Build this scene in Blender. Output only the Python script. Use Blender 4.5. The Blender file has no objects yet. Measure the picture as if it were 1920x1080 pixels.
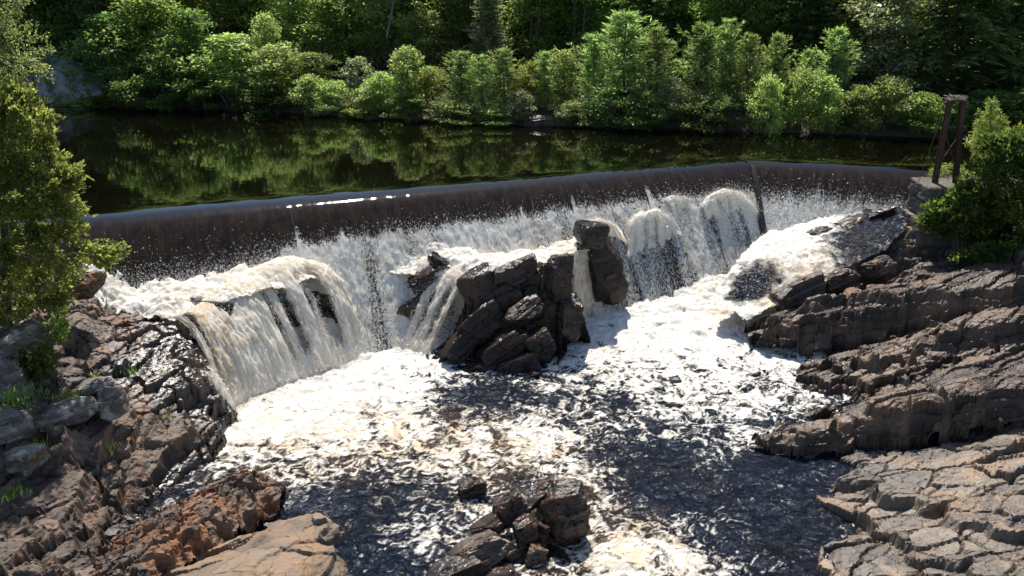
import bpy, math, random
import numpy as np
from mathutils import Vector, Matrix

C = bpy.context.scene
COL = C.collection
rng = np.random.default_rng(7)
random.seed(7)
PI = math.pi

# ------------------------------------------------------------------ camera, world, sun, exposure
CAM_Z, PITCH, FPX = 10.5, math.radians(21.05), 1663.0
cam_d = bpy.data.cameras.new('camera'); cam = bpy.data.objects.new('camera', cam_d); COL.objects.link(cam)
cam.location = (0, 0, CAM_Z); cam.rotation_euler = (PI/2 - PITCH, 0, 0)
cam_d.sensor_width = 36; cam_d.lens = 36*FPX/1920; cam_d.clip_end = 1500; cam_d.clip_start = 0.1
C.camera = cam
SUN_EL, SUN_AZ = math.radians(56), math.radians(-4)      # azimuth from +Y (straight ahead), negative = left
w = bpy.data.worlds.new('World'); C.world = w; w.use_nodes = True
nt = w.node_tree; nt.nodes.clear()
sky = nt.nodes.new('ShaderNodeTexSky'); sky.sky_type = 'NISHITA'; sky.sun_disc = False
sky.sun_elevation = SUN_EL; sky.sun_rotation = SUN_AZ; sky.air_density = 1.0; sky.dust_density = 0.6; sky.ozone_density = 1.5
bg = nt.nodes.new('ShaderNodeBackground'); bg.inputs['Strength'].default_value = 0.11
wo = nt.nodes.new('ShaderNodeOutputWorld')
nt.links.new(sky.outputs[0], bg.inputs[0]); nt.links.new(bg.outputs[0], wo.inputs[0])
sl = bpy.data.lights.new('sun', 'SUN'); sl.energy = 5.0; sl.angle = math.radians(0.5); sl.color = (1, 0.95, 0.86)
so = bpy.data.objects.new('sun', sl); COL.objects.link(so); so.location = (0, 60, 60)
so.rotation_euler = (-(PI/2 - SUN_EL), 0, -SUN_AZ)
C.view_settings.view_transform = 'Standard'; C.view_settings.look = 'None'
C.view_settings.exposure = 0.76; C.view_settings.gamma = 1.0; C.view_settings.use_curve_mapping = False
C.render.engine = 'CYCLES'
C.cycles.max_bounces = 10; C.cycles.diffuse_bounces = 5; C.cycles.transparent_max_bounces = 24
C.cycles.sample_clamp_indirect = 6.0; C.cycles.caustics_reflective = False; C.cycles.caustics_refractive = False
C.cycles.use_denoising = True

# ------------------------------------------------------------------ rays: a pixel of the 1920x1080 photo to a place in the world
SP, CP = math.sin(PITCH), math.cos(PITCH)
def ray(px, py):
    u = (px-960)/FPX; v = -(py-540)/FPX
    return np.array([u, CP + v*SP, -SP + v*CP])
def F(px, py, z):                     # where that sight line meets height z
    d = ray(px, py); t = (z-CAM_Z)/d[2]
    return np.array([d[0]*t, d[1]*t, z])
def Q(px, py, Y):                     # where it meets the vertical plane at distance Y
    d = ray(px, py); t = Y/d[1]
    return np.array([d[0]*t, Y, CAM_Z+d[2]*t])
def T(px, py, foot, zf, back=0.3):    # top of a wall whose foot is seen at row `foot` at height zf
    return Q(px, py, F(px, foot, zf)[1]+back)
POOL = -5.5

# ------------------------------------------------------------------ noise
def _h(ix, iy, seed):
    with np.errstate(over='ignore'):
        a = (ix.astype(np.int64)*374761393 + iy.astype(np.int64)*668265263 + np.int64(seed)*2147483647*13) & 0xffffffff
        a = ((a ^ (a >> 13))*1274126177) & 0xffffffff
        a = ((a ^ (a >> 16))*2246822519) & 0xffffffff
        a = a ^ (a >> 15)
    return (a & 0xffffff)/float(0x1000000)
def vnoise(x, y, seed=0):             # gradient noise, about -1..1
    x0 = np.floor(x); y0 = np.floor(y); fx = x-x0; fy = y-y0
    u = fx*fx*fx*(fx*(fx*6-15)+10); v = fy*fy*fy*(fy*(fy*6-15)+10)
    def g(i, j):
        a = _h(x0+i, y0+j, seed)*2*PI
        return np.cos(a)*(fx-i) + np.sin(a)*(fy-j)
    a = g(0, 0)*(1-u)+g(1, 0)*u; b = g(0, 1)*(1-u)+g(1, 1)*u
    return (a*(1-v)+b*v)*1.5
def fbm(x, y, oct=4, seed=0, gain=0.5, lac=2.03):
    s = 0; a = 1.0; n = 0
    for i in range(oct):
        s = s + a*vnoise(x, y, seed+i*17); n += a; a *= gain; x = x*lac+3.1; y = y*lac-1.7
    return s/n
def voro(x, y, seed=0, jit=0.9):      # nearest cell: distance to border, id values, local offset
    x0 = np.floor(x); y0 = np.floor(y)
    d1 = np.full(x.shape, 9.0); d2 = np.full(x.shape, 9.0)
    ci = np.zeros(x.shape); cj = np.zeros(x.shape); ox = np.zeros(x.shape); oy = np.zeros(x.shape)
    for i in (-1, 0, 1):
        for j in (-1, 0, 1):
            gx = x0+i; gy = y0+j
            px = gx+0.5+jit*(_h(gx, gy, seed)-0.5); py = gy+0.5+jit*(_h(gx, gy, seed+91)-0.5)
            d = np.hypot(px-x, py-y)
            m = d < d1
            d2 = np.where(m, d1, np.minimum(d2, d))
            ci = np.where(m, gx, ci); cj = np.where(m, gy, cj); ox = np.where(m, x-px, ox); oy = np.where(m, y-py, oy)
            d1 = np.where(m, d, d1)
    return d2-d1, ci, cj, ox, oy
def sstep(a, b, x):
    t = np.clip((x-a)/(b-a), 0, 1); return t*t*(3-2*t)
def rbf(ctrl, X, Y, val=2):
    c = np.asarray(ctrl, float); n = len(c)
    def phi(r): return r
    r = np.hypot(c[:, None, 0]-c[None, :, 0], c[:, None, 1]-c[None, :, 1])
    A = np.zeros((n+1, n+1)); A[:n, :n] = phi(r) - np.eye(n)*0.02; A[:n, n] = 1; A[n, :n] = 1
    b = np.zeros(n+1); b[:n] = c[:, val]
    k = np.linalg.lstsq(A, b, rcond=None)[0]
    out = np.full(X.shape, k[n])
    for i in range(n): out = out + k[i]*np.hypot(X-c[i, 0], Y-c[i, 1])
    return out

# ------------------------------------------------------------------ meshes and objects
def fast_mesh(name, V, Fa, attrs=None, smooth=False):
    me = bpy.data.meshes.new(name)
    V = np.ascontiguousarray(V, dtype=np.float32); Fa = np.ascontiguousarray(Fa, dtype=np.int32)
    nf, k = Fa.shape
    me.vertices.add(len(V)); me.vertices.foreach_set('co', V.ravel())
    me.loops.add(nf*k); me.loops.foreach_set('vertex_index', Fa.ravel())
    me.polygons.add(nf); me.polygons.foreach_set('loop_start', np.arange(0, nf*k, k, dtype=np.int32))
    me.polygons.foreach_set('loop_total', np.full(nf, k, dtype=np.int32))
    me.polygons.foreach_set('use_smooth', np.full(nf, bool(smooth)))
    for an, av in (attrs or {}).items():
        av = np.ascontiguousarray(av, dtype=np.float32)
        if av.ndim == 1:
            at = me.attributes.new(an, 'FLOAT', 'POINT'); at.data.foreach_set('value', av)
        else:
            at = me.attributes.new(an, 'FLOAT_VECTOR', 'POINT'); at.data.foreach_set('vector', av.ravel())
    me.update(calc_edges=True)
    return me
def obj(name, me, mat=None, parent=None):
    o = bpy.data.objects.new(name, me)
    if mat is not None and me is not None and not me.materials: me.materials.append(mat)
    COL.objects.link(o)
    if parent is not None: o.parent = parent
    return o
def tag(o, label, cat, group=None):
    o['label'] = label; o['category'] = cat
    if group: o['group'] = group
    return o
def thing(name, label, cat, loc=(0, 0, 0), group=None):
    o = bpy.data.objects.new(name, None); COL.objects.link(o); o.location = loc
    o.empty_display_size = 0.2
    return tag(o, label, cat, group)
def child(name, me, mat, parent):     # a mesh in world coordinates under a root that is only translated
    o = obj(name, me, mat, parent)
    o.matrix_parent_inverse = Matrix.Translation(-parent.location)
    return o
def grid_faces(nu, nv):               # nu rows, nv columns
    i = np.arange((nu)*(nv)).reshape(nu, nv)
    return np.stack([i[:-1, :-1], i[:-1, 1:], i[1:, 1:], i[1:, :-1]], -1).reshape(-1, 4)
def compact(V, Fa, attrs):
    used, inv = np.unique(Fa.ravel(), return_inverse=True)
    return V[used], inv.reshape(Fa.shape), {k: a[used] for k, a in attrs.items()}
def tube(path, radii, n=6):
    path = [np.asarray(p, float) for p in path]; V = []; Fa = []
    for i, p in enumerate(path):
        d = path[min(i+1, len(path)-1)]-path[max(i-1, 0)]; d = d/(np.linalg.norm(d)+1e-9)
        a = np.cross(d, [0.3, 0.9, 0.2] if abs(d[2]) > 0.8 else [0, 0, 1]); a /= np.linalg.norm(a); b = np.cross(d, a)
        for k in range(n):
            t = 2*PI*k/n; V.append(p+radii[i]*(a*math.cos(t)+b*math.sin(t)))
    for i in range(len(path)-1):
        for k in range(n):
            Fa.append((i*n+k, i*n+(k+1) % n, (i+1)*n+(k+1) % n, (i+1)*n+k))
    return np.array(V), np.array(Fa)
def join(parts):
    V = []; Fa = []; o = 0
    for v, f in parts:
        V.append(v); Fa.append(np.asarray(f)+o); o += len(v)
    return np.concatenate(V), np.concatenate(Fa)
def box(c, s, R=None):
    s = np.asarray(s)/2
    v = np.array([[x, y, z] for x in (-1, 1) for y in (-1, 1) for z in (-1, 1)])*s
    if R is not None: v = v @ np.asarray(R).T
    f = np.array([(0, 1, 3, 2), (4, 6, 7, 5), (0, 4, 5, 1), (2, 3, 7, 6), (0, 2, 6, 4), (1, 5, 7, 3)])
    return v+np.asarray(c), f

# ------------------------------------------------------------------ materials
class N:
    def __init__(s, name):
        s.m = bpy.data.materials.new(name); s.m.use_nodes = True; s.t = s.m.node_tree; s.t.nodes.clear()
        s.out = s.t.nodes.new('ShaderNodeOutputMaterial')
    def n(s, typ, **kw):
        nd = s.t.nodes.new(typ)
        for k, v in kw.items():
            if k.startswith('_'): setattr(nd, k[1:], v)
            else: s.put(nd.inputs[k.replace('__', ' ')], v)
        return nd
    def put(s, sock, v):
        if isinstance(v, bpy.types.NodeSocket): s.t.links.new(v, sock)
        elif isinstance(v, bpy.types.Node): s.t.links.new(v.outputs[0], sock)
        else:
            if isinstance(v, tuple) and len(v) == 3 and sock.type == 'RGBA': v = (*v, 1)
            sock.default_value = v
    def attr(s, nm, out='Fac'): return s.n('ShaderNodeAttribute', _attribute_name=nm).outputs[out]
    def math(s, op, a, b=0.0, c=None, clamp=False):
        nd = s.t.nodes.new('ShaderNodeMath'); nd.operation = op; nd.use_clamp = clamp
        s.put(nd.inputs[0], a); s.put(nd.inputs[1], b)
        if c is not None: s.put(nd.inputs[2], c)
        return nd.outputs[0]
    def mix(s, f, a, b):
        nd = s.t.nodes.new('ShaderNodeMix'); nd.data_type = 'RGBA'
        s.put(nd.inputs[0], f); s.put(nd.inputs[6], a); s.put(nd.inputs[7], b)
        return nd.outputs[2]
    def noise(s, vec, scale, detail=4, rough=0.55, dist=0.0):
        nd = s.n('ShaderNodeTexNoise', Scale=scale, Detail=detail, Roughness=rough, Distortion=dist)
        if vec is not None: s.put(nd.inputs['Vector'], vec)
        return nd.outputs[0]
    def mapv(s, vec, scale):
        nd = s.n('ShaderNodeVectorMath', _operation='MULTIPLY'); s.put(nd.inputs[0], vec); nd.inputs[1].default_value = scale
        return nd.outputs[0]
    def step(s, x, a, b):
        nd = s.n('ShaderNodeMapRange', _interpolation_type='SMOOTHSTEP')
        s.put(nd.inputs[0], x); s.put(nd.inputs[1], a); s.put(nd.inputs[2], b)
        return nd.outputs[0]
    def bump(s, h, strength, dist, normal=None):
        nd = s.n('ShaderNodeBump', Strength=strength, Distance=dist); s.put(nd.inputs['Height'], h)
        if normal is not None: s.put(nd.inputs['Normal'], normal)
        return nd.outputs[0]
    def done(s, sh):
        s.t.links.new(sh if isinstance(sh, bpy.types.NodeSocket) else sh.outputs[0], s.out.inputs[0]); return s.m

def rock_mat(name, dark, mid, light, rust=(0.25, 0.11, 0.045), rust_amt=0.35, pale=(0.42, 0.40, 0.36), pale_amt=0.0, rough=0.72, moss=0.0, spec=0.5):
    s = N(name)
    bed = s.attr('bed', 'Vector'); tone = s.attr('tone'); wet = s.attr('wet')
    lam = s.noise(s.mapv(bed, (0.7, 0.7, 9.0)), 1.0, 5, 0.6)
    big = s.noise(bed, 0.55, 4, 0.6, 0.4)
    fine = s.noise(bed, 9.0, 5, 0.65)
    f1 = s.step(s.math('ADD', s.math('MULTIPLY', lam, 0.55), s.math('MULTIPLY', fine, 0.5)), 0.36, 0.70)
    col = s.mix(f1, dark, mid)
    f2 = s.step(s.math('ADD', s.math('MULTIPLY', tone, 0.45), s.math('MULTIPLY', big, 0.7)), 0.45, 0.82)
    col = s.mix(f2, col, light)
    rn = s.noise(s.mapv(bed, (0.9, 0.9, 2.2)), 0.9, 5, 0.62, 0.6)
    col = s.mix(s.math('MULTIPLY', s.step(rn, 0.66-0.30*rust_amt, 0.80-0.22*rust_amt), 0.85), col, rust)
    if pale_amt > 0:
        pn = s.noise(bed, 1.6, 6, 0.68, 0.3)
        col = s.mix(s.step(pn, 0.68-0.30*pale_amt, 0.78-0.28*pale_amt), col, pale)
    if moss > 0:
        mn = s.noise(bed, 1.1, 6, 0.7)
        col = s.mix(s.step(mn, 0.66-0.15*moss, 0.76-0.15*moss), col, (0.07, 0.085, 0.018))
    speck = s.noise(bed, 42.0, 3, 0.7)
    col = s.mix(s.math('MULTIPLY', s.step(speck, 0.5, 0.72), 0.35), col, s.mix(0.5, col, light))
    col = s.mix(s.math('MULTIPLY', wet, 0.72), col, (0.012, 0.0085, 0.0075))
    h = s.math('ADD', s.math('MULTIPLY', s.noise(s.mapv(bed, (1.6, 1.6, 14.0)), 2.0, 6, 0.62), 0.7), s.math('MULTIPLY', fine, 0.5))
    bp = s.bump(h, 0.75, 0.05)
    rr = s.math('SUBTRACT', rough, s.math('MULTIPLY', wet, 0.48), clamp=True)
    rr = s.math('ADD', rr, s.math('MULTIPLY', s.math('SUBTRACT', fine, 0.5), 0.35), clamp=True)
    b = s.n('ShaderNodeBsdfPrincipled', Base__Color=col, Roughness=rr, Normal=bp)
    b.inputs['Specular IOR Level'].default_value = spec
    return s.done(b)

def foam_shader(s, trans=0.5, bump=None, white=(0.84, 0.805, 0.735)):
    tan = s.attr('tan'); fl = s.attr('flow', 'Vector')
    tn = s.noise(fl, 1.3, 4, 0.6, 0.5)
    tf = s.math('MULTIPLY', s.math('MULTIPLY', tan, 0.85), s.step(tn, 0.3, 0.75), clamp=True)
    col = s.mix(tf, white, (0.58, 0.38, 0.17))
    d = s.n('ShaderNodeBsdfDiffuse', Color=col); t = s.n('ShaderNodeBsdfTranslucent', Color=col)
    if bump is not None: s.put(d.inputs['Normal'], bump)
    return _mixsh(s, trans, d, t)
def _mixsh(s, f, a, b):
    m = s.t.nodes.new('ShaderNodeMixShader'); s.put(m.inputs[0], f)
    s.t.links.new(a.outputs[0], m.inputs[1]); s.t.links.new(b.outputs[0], m.inputs[2]); return m

def water_mat(name, kind):
    """kind: 'pool' (white water and dark ripples), 'fall' (torn sheets), 'sheet' (over the weir)"""
    s = N(name)
    fl = s.attr('flow', 'Vector'); foam = s.attr('foam')
    if kind == 'pool':
        n1 = s.noise(s.mapv(fl, (1, 1.3, 1)), 4.0, 7, 0.72, 1.6); n2 = s.noise(fl, 18.0, 4, 0.68, 1.0)
        h = s.math('ADD', s.math('MULTIPLY', n1, 0.6), s.math('MULTIPLY', n2, 0.4))
        f = s.step(s.math('ADD', foam, s.math('MULTIPLY', s.math('SUBTRACT', h, 0.5), 1.05)), 0.30, 0.74)
        fb = s.bump(h, 0.9, 0.16)
        rip = s.noise(s.mapv(fl, (1, 1.5, 1)), 3.2, 5, 0.60, 0.8)
        wb = s.bump(rip, 1.0, 0.40)
    elif kind == 'fall':
        n1 = s.noise(s.mapv(fl, (1, 0.34, 1)), 6.0, 6, 0.68, 1.0); n2 = s.noise(s.mapv(fl, (1, 0.35, 1)), 26.0, 3, 0.65)
        h = s.math('ADD', s.math('MULTIPLY', n1, 0.6), s.math('MULTIPLY', n2, 0.4))
        f = s.step(s.math('ADD', foam, s.math('MULTIPLY', s.math('SUBTRACT', h, 0.5), 1.5)), 0.34, 0.66)
        fb = s.bump(h, 0.8, 0.08)
        wb = None
    else:
        n1 = s.noise(s.mapv(fl, (1, 0.55, 1)), 11.0, 4, 0.72, 0.3); n2 = s.noise(s.mapv(fl, (1, 0.8, 1)), 26.0, 2, 0.7)
        h = s.math('ADD', s.math('MULTIPLY', n1, 0.5), s.math('MULTIPLY', n2, 0.5))
        f = s.step(s.math('ADD', foam, s.math('MULTIPLY', s.math('SUBTRACT', h, 0.5), 2.2)), 0.46, 0.60)
        fb = s.bump(h, 0.9, 0.08)
        st = s.noise(s.mapv(fl, (1, 0.12, 1)), 3.0, 5, 0.65)
        fg = s.noise(s.mapv(fl, (1, 0.6, 1)), 9.0, 3, 0.6)
        sep = s.n('ShaderNodeSeparateXYZ'); s.put(sep.inputs[0], fl); dn = s.step(sep.outputs[1], 0.12, 1.1)
        wb = s.bump(s.math('ADD', s.math('MULTIPLY', st, 0.7), s.math('MULTIPLY', fg, 0.3)), s.math('ADD', 0.03, s.math('MULTIPLY', dn, 0.4)), 0.06)
    fo = foam_shader(s, {'pool': 0.06, 'fall': 0.5, 'sheet': 0.35}[kind], fb, (0.84, 0.805, 0.735) if kind == 'pool' else (0.93, 0.895, 0.81))
    if kind == 'fall':
        tr = s.n('ShaderNodeBsdfTransparent')
        return s.done(_mixsh(s, f, tr, fo))
    if kind == 'pool':
        wcol = s.mix(s.step(s.noise(fl, 0.35, 3, 0.5), 0.4, 0.7), (0.004, 0.009, 0.021), (0.006, 0.008, 0.013))  # blue of the reflected sky put into the water's base colour
        wcol = s.mix(s.math('MULTIPLY', s.step(s.attr('tan'), 0.35, 1.0), 0.7), wcol, (0.075, 0.042, 0.016))
        rough = 0.22
    else:
        g = s.noise(s.mapv(fl, (1, 0.3, 1)), 3.5, 6, 0.75, 0.3); gg = s.noise(fl, 14.0, 3, 0.7)
        wcol = s.mix(s.step(g, 0.35, 0.7), (0.010, 0.007, 0.0045), (0.034, 0.021, 0.011))
        wcol = s.mix(s.math('MULTIPLY', s.step(gg, 0.58, 0.72), s.attr('tan')), wcol, (0.24, 0.12, 0.04))
        wcol = s.mix(s.step(sep.outputs[1], 0.10, 0.55), (0.002, 0.0017, 0.001), wcol)
        rough = s.math('ADD', 0.03, s.math('MULTIPLY', dn, 0.10))
    wa = s.n('ShaderNodeBsdfPrincipled', Base__Color=wcol, Roughness=rough, IOR=1.33, Normal=wb)
    return s.done(_mixsh(s, f, wa, fo))

def upper_water_mat():
    s = N('still_river_water')
    tc = s.n('ShaderNodeNewGeometry').outputs['Position']
    a = s.noise(s.mapv(tc, (1.0, 1.6, 1)), 1.4, 4, 0.55, 0.4)
    b = s.bump(a, 0.05, 0.05)
    p = s.n('ShaderNodeBsdfPrincipled', Base__Color=(0.002, 0.0017, 0.001), Roughness=0.006, IOR=1.34, Normal=b)
    return s.done(p)

def leaf_mat(name, col, col2, trans=0.5, trans_col=None, gloss=0.25):
    s = N(name)
    v = s.attr('tone')
    oi = s.n('ShaderNodeObjectInfo').outputs['Random']
    c = s.mix(v, col, col2)
    hs = s.n('ShaderNodeHueSaturation', Color=c, Value=s.math('ADD', 0.60, s.math('MULTIPLY', oi, 0.60)), Hue=s.math('ADD', 0.470, s.math('MULTIPLY', oi, 0.034)))
    tc = trans_col or (min(1, col2[0]*2.7), min(1, col2[1]*3.1), col2[2]*1.6)
    ht = s.n('ShaderNodeHueSaturation', Saturation=0.9, Color=tc, Value=s.math('ADD', 0.72, s.math('MULTIPLY', oi, 0.6)), Hue=s.math('ADD', 0.472, s.math('MULTIPLY', oi, 0.032)))
    t = s.n('ShaderNodeBsdfTranslucent', Color=s.mix(s.math('MULTIPLY', v, 0.8), hs.outputs[0], ht.outputs[0]))
    p = s.n('ShaderNodeBsdfPrincipled', Base__Color=hs.outputs[0], Roughness=0.42)
    p.inputs['Specular IOR Level'].default_value = gloss
    return s.done(_mixsh(s, trans, p, t))
def plain_mat(name, col, col2, scale=3.0, rough=0.8, bump=0.4, stretch=(1, 1, 1)):
    s = N(name)
    tc = s.n('ShaderNodeTexCoord').outputs['Object']
    n = s.noise(s.mapv(tc, stretch), scale, 6, 0.65)
    b = s.bump(n, bump, 0.05)
    return s.done(s.n('ShaderNodeBsdfPrincipled', Base__Color=s.mix(s.step(n, 0.35, 0.68), col, col2), Roughness=rough, Normal=b))

M_LB = rock_mat('brown_bank_rock', (0.010, 0.0065, 0.005), (0.060, 0.038, 0.024), (0.135, 0.090, 0.058), rust=(0.19, 0.085, 0.042), rust_amt=0.45, pale=(0.22, 0.19, 0.16), pale_amt=0.25, moss=0.15)
M_LAM = rock_mat('laminated_rust_rock', (0.022, 0.014, 0.010), (0.085, 0.052, 0.034), (0.14, 0.092, 0.06), rust=(0.22, 0.09, 0.032), rust_amt=0.7)
M_ORANGE = rock_mat('orange_slab_rock', (0.05, 0.036, 0.027), (0.13, 0.085, 0.05), (0.17, 0.12, 0.08), rust=(0.21, 0.115, 0.05), rust_amt=0.65)
M_PALE = rock_mat('lichen_boulder_rock', (0.045, 0.036, 0.029), (0.12, 0.10, 0.082), (0.20, 0.172, 0.142), rust=(0.19, 0.11, 0.05), rust_amt=0.35, pale=(0.32, 0.295, 0.25), pale_amt=0.5, moss=0.3)
M_WET = rock_mat('wet_black_rock', (0.009, 0.0062, 0.005), (0.030, 0.019, 0.0135), (0.066, 0.042, 0.029), rust=(0.13, 0.06, 0.035), rust_amt=0.45, rough=0.5, spec=0.28)
M_RB = rock_mat('grey_brown_ledge_rock', (0.010, 0.0065, 0.0048), (0.050, 0.032, 0.021), (0.125, 0.085, 0.056), rust=(0.19, 0.10, 0.052), rust_amt=0.35, rough=0.5, spec=0.35)
M_SLAB = rock_mat('grey_slab_rock', (0.036, 0.028, 0.022), (0.10, 0.080, 0.062), (0.16, 0.125, 0.092), rust=(0.20, 0.125, 0.07), rust_amt=0.65, rough=0.55)
M_CLIFF = rock_mat('pier_cliff_rock', (0.016, 0.012, 0.010), (0.05, 0.038, 0.030), (0.10, 0.075, 0.058), rust=(0.27, 0.15, 0.07), rust_amt=0.45, pale=(0.3, 0.27, 0.23), pale_amt=0.2)
M_CONC = rock_mat('old_concrete', (0.035, 0.029, 0.024), (0.085, 0.07, 0.058), (0.14, 0.118, 0.098), rust=(0.14, 0.09, 0.055), rust_amt=0.3, rough=0.85)
M_UPR = rock_mat('smooth_brown_rock', (0.010, 0.007, 0.005), (0.028, 0.018, 0.012), (0.050, 0.034, 0.023), rust=(0.065, 0.035, 0.018), rust_amt=0.35, rough=0.6, spec=0.25)
M_POOL = water_mat('foaming_pool_water', 'pool')
M_FALL = water_mat('falling_white_water', 'fall')
M_SHEET = water_mat('weir_overflow_water', 'sheet')
M_UP = upper_water_mat()
M_STEEL = plain_mat('rusty_steel', (0.022, 0.012, 0.008), (0.085, 0.038, 0.018), 9, 0.8, 0.5, (1, 1, 0.25))
M_BARK = plain_mat('grey_brown_bark', (0.05, 0.04, 0.032), (0.14, 0.115, 0.095), 6, 0.9, 0.7, (1, 1, 0.2))
M_TWIG = plain_mat('bleached_twig_wood', (0.16, 0.13, 0.10), (0.30, 0.26, 0.21), 8, 0.9, 0.4)
M_DAM = plain_mat('dark_weir_concrete', (0.03, 0.022, 0.018), (0.06, 0.045, 0.035), 2, 0.6, 0.4)
M_JOINT = plain_mat('black_joint_concrete', (0.006, 0.005, 0.004), (0.014, 0.011, 0.009), 5, 0.95, 0.6)
M_GROUND = plain_mat('forest_floor', (0.022, 0.02, 0.011), (0.05, 0.045, 0.022), 0.6, 0.95, 0.8)
M_GRAVEL = plain_mat('gravel_slope', (0.15, 0.145, 0.14), (0.26, 0.255, 0.245), 1.6, 0.95, 0.8)
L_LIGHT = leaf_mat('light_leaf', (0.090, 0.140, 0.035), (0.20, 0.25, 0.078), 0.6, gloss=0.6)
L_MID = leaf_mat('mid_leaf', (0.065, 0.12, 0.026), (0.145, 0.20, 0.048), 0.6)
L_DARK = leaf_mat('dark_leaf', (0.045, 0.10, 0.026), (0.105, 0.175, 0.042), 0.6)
L_SILVER = leaf_mat('silvery_leaf', (0.11, 0.14, 0.06), (0.19, 0.21, 0.11), 0.45, gloss=0.5)
L_YELLOW = leaf_mat('yellow_leaf', (0.12, 0.155, 0.035), (0.21, 0.235, 0.055), 0.5)
L_PINE = leaf_mat('pine_needle', (0.075, 0.140, 0.045), (0.19, 0.26, 0.085), 0.55)
L_HEM = leaf_mat('hemlock_needle', (0.042, 0.092, 0.034), (0.12, 0.175, 0.052), 0.58)
L_CEDAR = leaf_mat('cedar_spray', (0.085, 0.125, 0.024), (0.22, 0.26, 0.065), 0.6, gloss=0.6)
L_CEDAR2 = leaf_mat('green_cedar_spray', (0.040, 0.085, 0.016), (0.10, 0.165, 0.032), 0.5)
L_FERN = leaf_mat('fern_leaf', (0.06, 0.12, 0.02), (0.15, 0.22, 0.03), 0.5)

# ------------------------------------------------------------------ the weir and its overflow
C0 = F(120, 419, 0); C1 = F(1405, 303, 0); C2 = F(1830, 324, 0)
a1 = (C1-C0)/np.linalg.norm(C1-C0); L1 = np.linalg.norm(C1-C0)
a2 = (C2-C1)/np.linalg.norm(C2-C1); L2 = np.linalg.norm(C2-C1)
n1 = np.array([a1[1], -a1[0], 0]); n2 = np.array([a2[1], -a2[0], 0])
SLOPE = 1.2
def dam_dz(h): return SLOPE*0.40*np.log1p(np.exp((np.asarray(h, float)-0.54)/0.40))   # drop of the surface at offset h from the crest line
_hh = np.linspace(-3, 9, 1200)
def dam_h(dz): return np.interp(dz, dam_dz(_hh), _hh)
_hb = SLOPE*0.9; _db = _hb*_hb/1.8
def D(px, py, off=0.0, seg=1):        # where the sight line meets the weir face
    c, nn = (C0, n1) if seg == 1 else (C1, n2)
    d = ray(px, py); o = np.array([0, 0, CAM_Z])
    k = nn + np.array([0, 0, 1/SLOPE])
    t = ((_hb-_db/SLOPE)+off - (nn@(o-c)) - o[2]/SLOPE)/(k@d)
    return o+d*t
def s_of(p, seg=1):
    return (p-C0)@a1 if seg == 1 else (p-C1)@a2
turn = math.acos(np.clip(a1@a2, -1, 1)); KB = math.tan(turn/2)

def weir_seg(seg, ns, nd, lift, zmax, s_lo, s_hi):
    h = -2.6+(zmax/SLOPE+0.54+2.6)*np.linspace(0, 1, nd); dz = dam_dz(h)
    rows = []
    ss = np.linspace(0, 1, ns)
    c, a, nn = (C0, a1, n1) if seg == 1 else (C1, a2, n2)
    S = np.zeros((nd, ns)); Dz = np.zeros((nd, ns))
    V = np.zeros((nd, ns, 3))
    for r in range(nd):
        if seg == 1: lo, hi = s_lo, L1-h[r]*KB
        else: lo, hi = h[r]*KB, s_hi
        s = lo+(hi-lo)*ss
        V[r] = c+s[:, None]*a+h[r]*nn; V[r, :, 2] = -dz[r]+lift; S[r] = s; Dz[r] = dz[r]
    return V, S, Dz

dam = thing('dam', 'long low concrete weir with a kink, brown water sliding over its crest', 'dam', tuple(C1))
for seg in (1, 2):
    V, S, Dz = weir_seg(seg, 40, 12, -0.13, 6.5, -7, L2+8)
    ns = V.shape[1]
    back = V[0].copy(); back[:, 2] = -6.5
    front = V[-1].copy(); front[:, 2] = -7
    VV = np.concatenate([back[None], V, front[None]]).reshape(-1, 3)
    me = fast_mesh('weir_wall', VV, grid_faces(14, ns))
    child('weir_wall', me, M_DAM, dam)

# foam onset on the weir face along s, read from the photo (first dots, full white)
on_px = [(150, 480, 600), (260, 482, 590), (400, 465, 575), (500, 444, 545), (514, 444, 540), (524, 444, 476), (620, 430, 462), (700, 414, 450), (800, 404, 436), (900, 394, 424), (1000, 382, 412), (1100, 368, 398), (1200, 356, 384), (1300, 348, 374), (1400, 340, 366)]
on_s = np.array([s_of(D(p, 440)) for p, _, _ in on_px])
on_a = np.array([-D(p, a)[2] for p, a, b in on_px]); on_b = np.array([-D(p, b)[2] for p, a, b in on_px])
V, S, Dz = weir_seg(1, 800, 160, 0.10, 5.9, -7, 0)
a = np.interp(S, on_s, on_a); b = np.interp(S, on_s, on_b)
rag = fbm(S*1.7, Dz*0.25, 4, 5)*0.35 + fbm(S*5, Dz*0.5, 2, 9)*0.15
t = (Dz+rag*0.7*sstep(0.1, 0.5, Dz)-a)/(b-a)
foam = np.clip(0.30*sstep(-0.5, 0.4, t)+0.30*sstep(0.3, 1.3, t)-0.06*sstep(1.5, 3.5, t), 0, 0.85)
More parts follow.
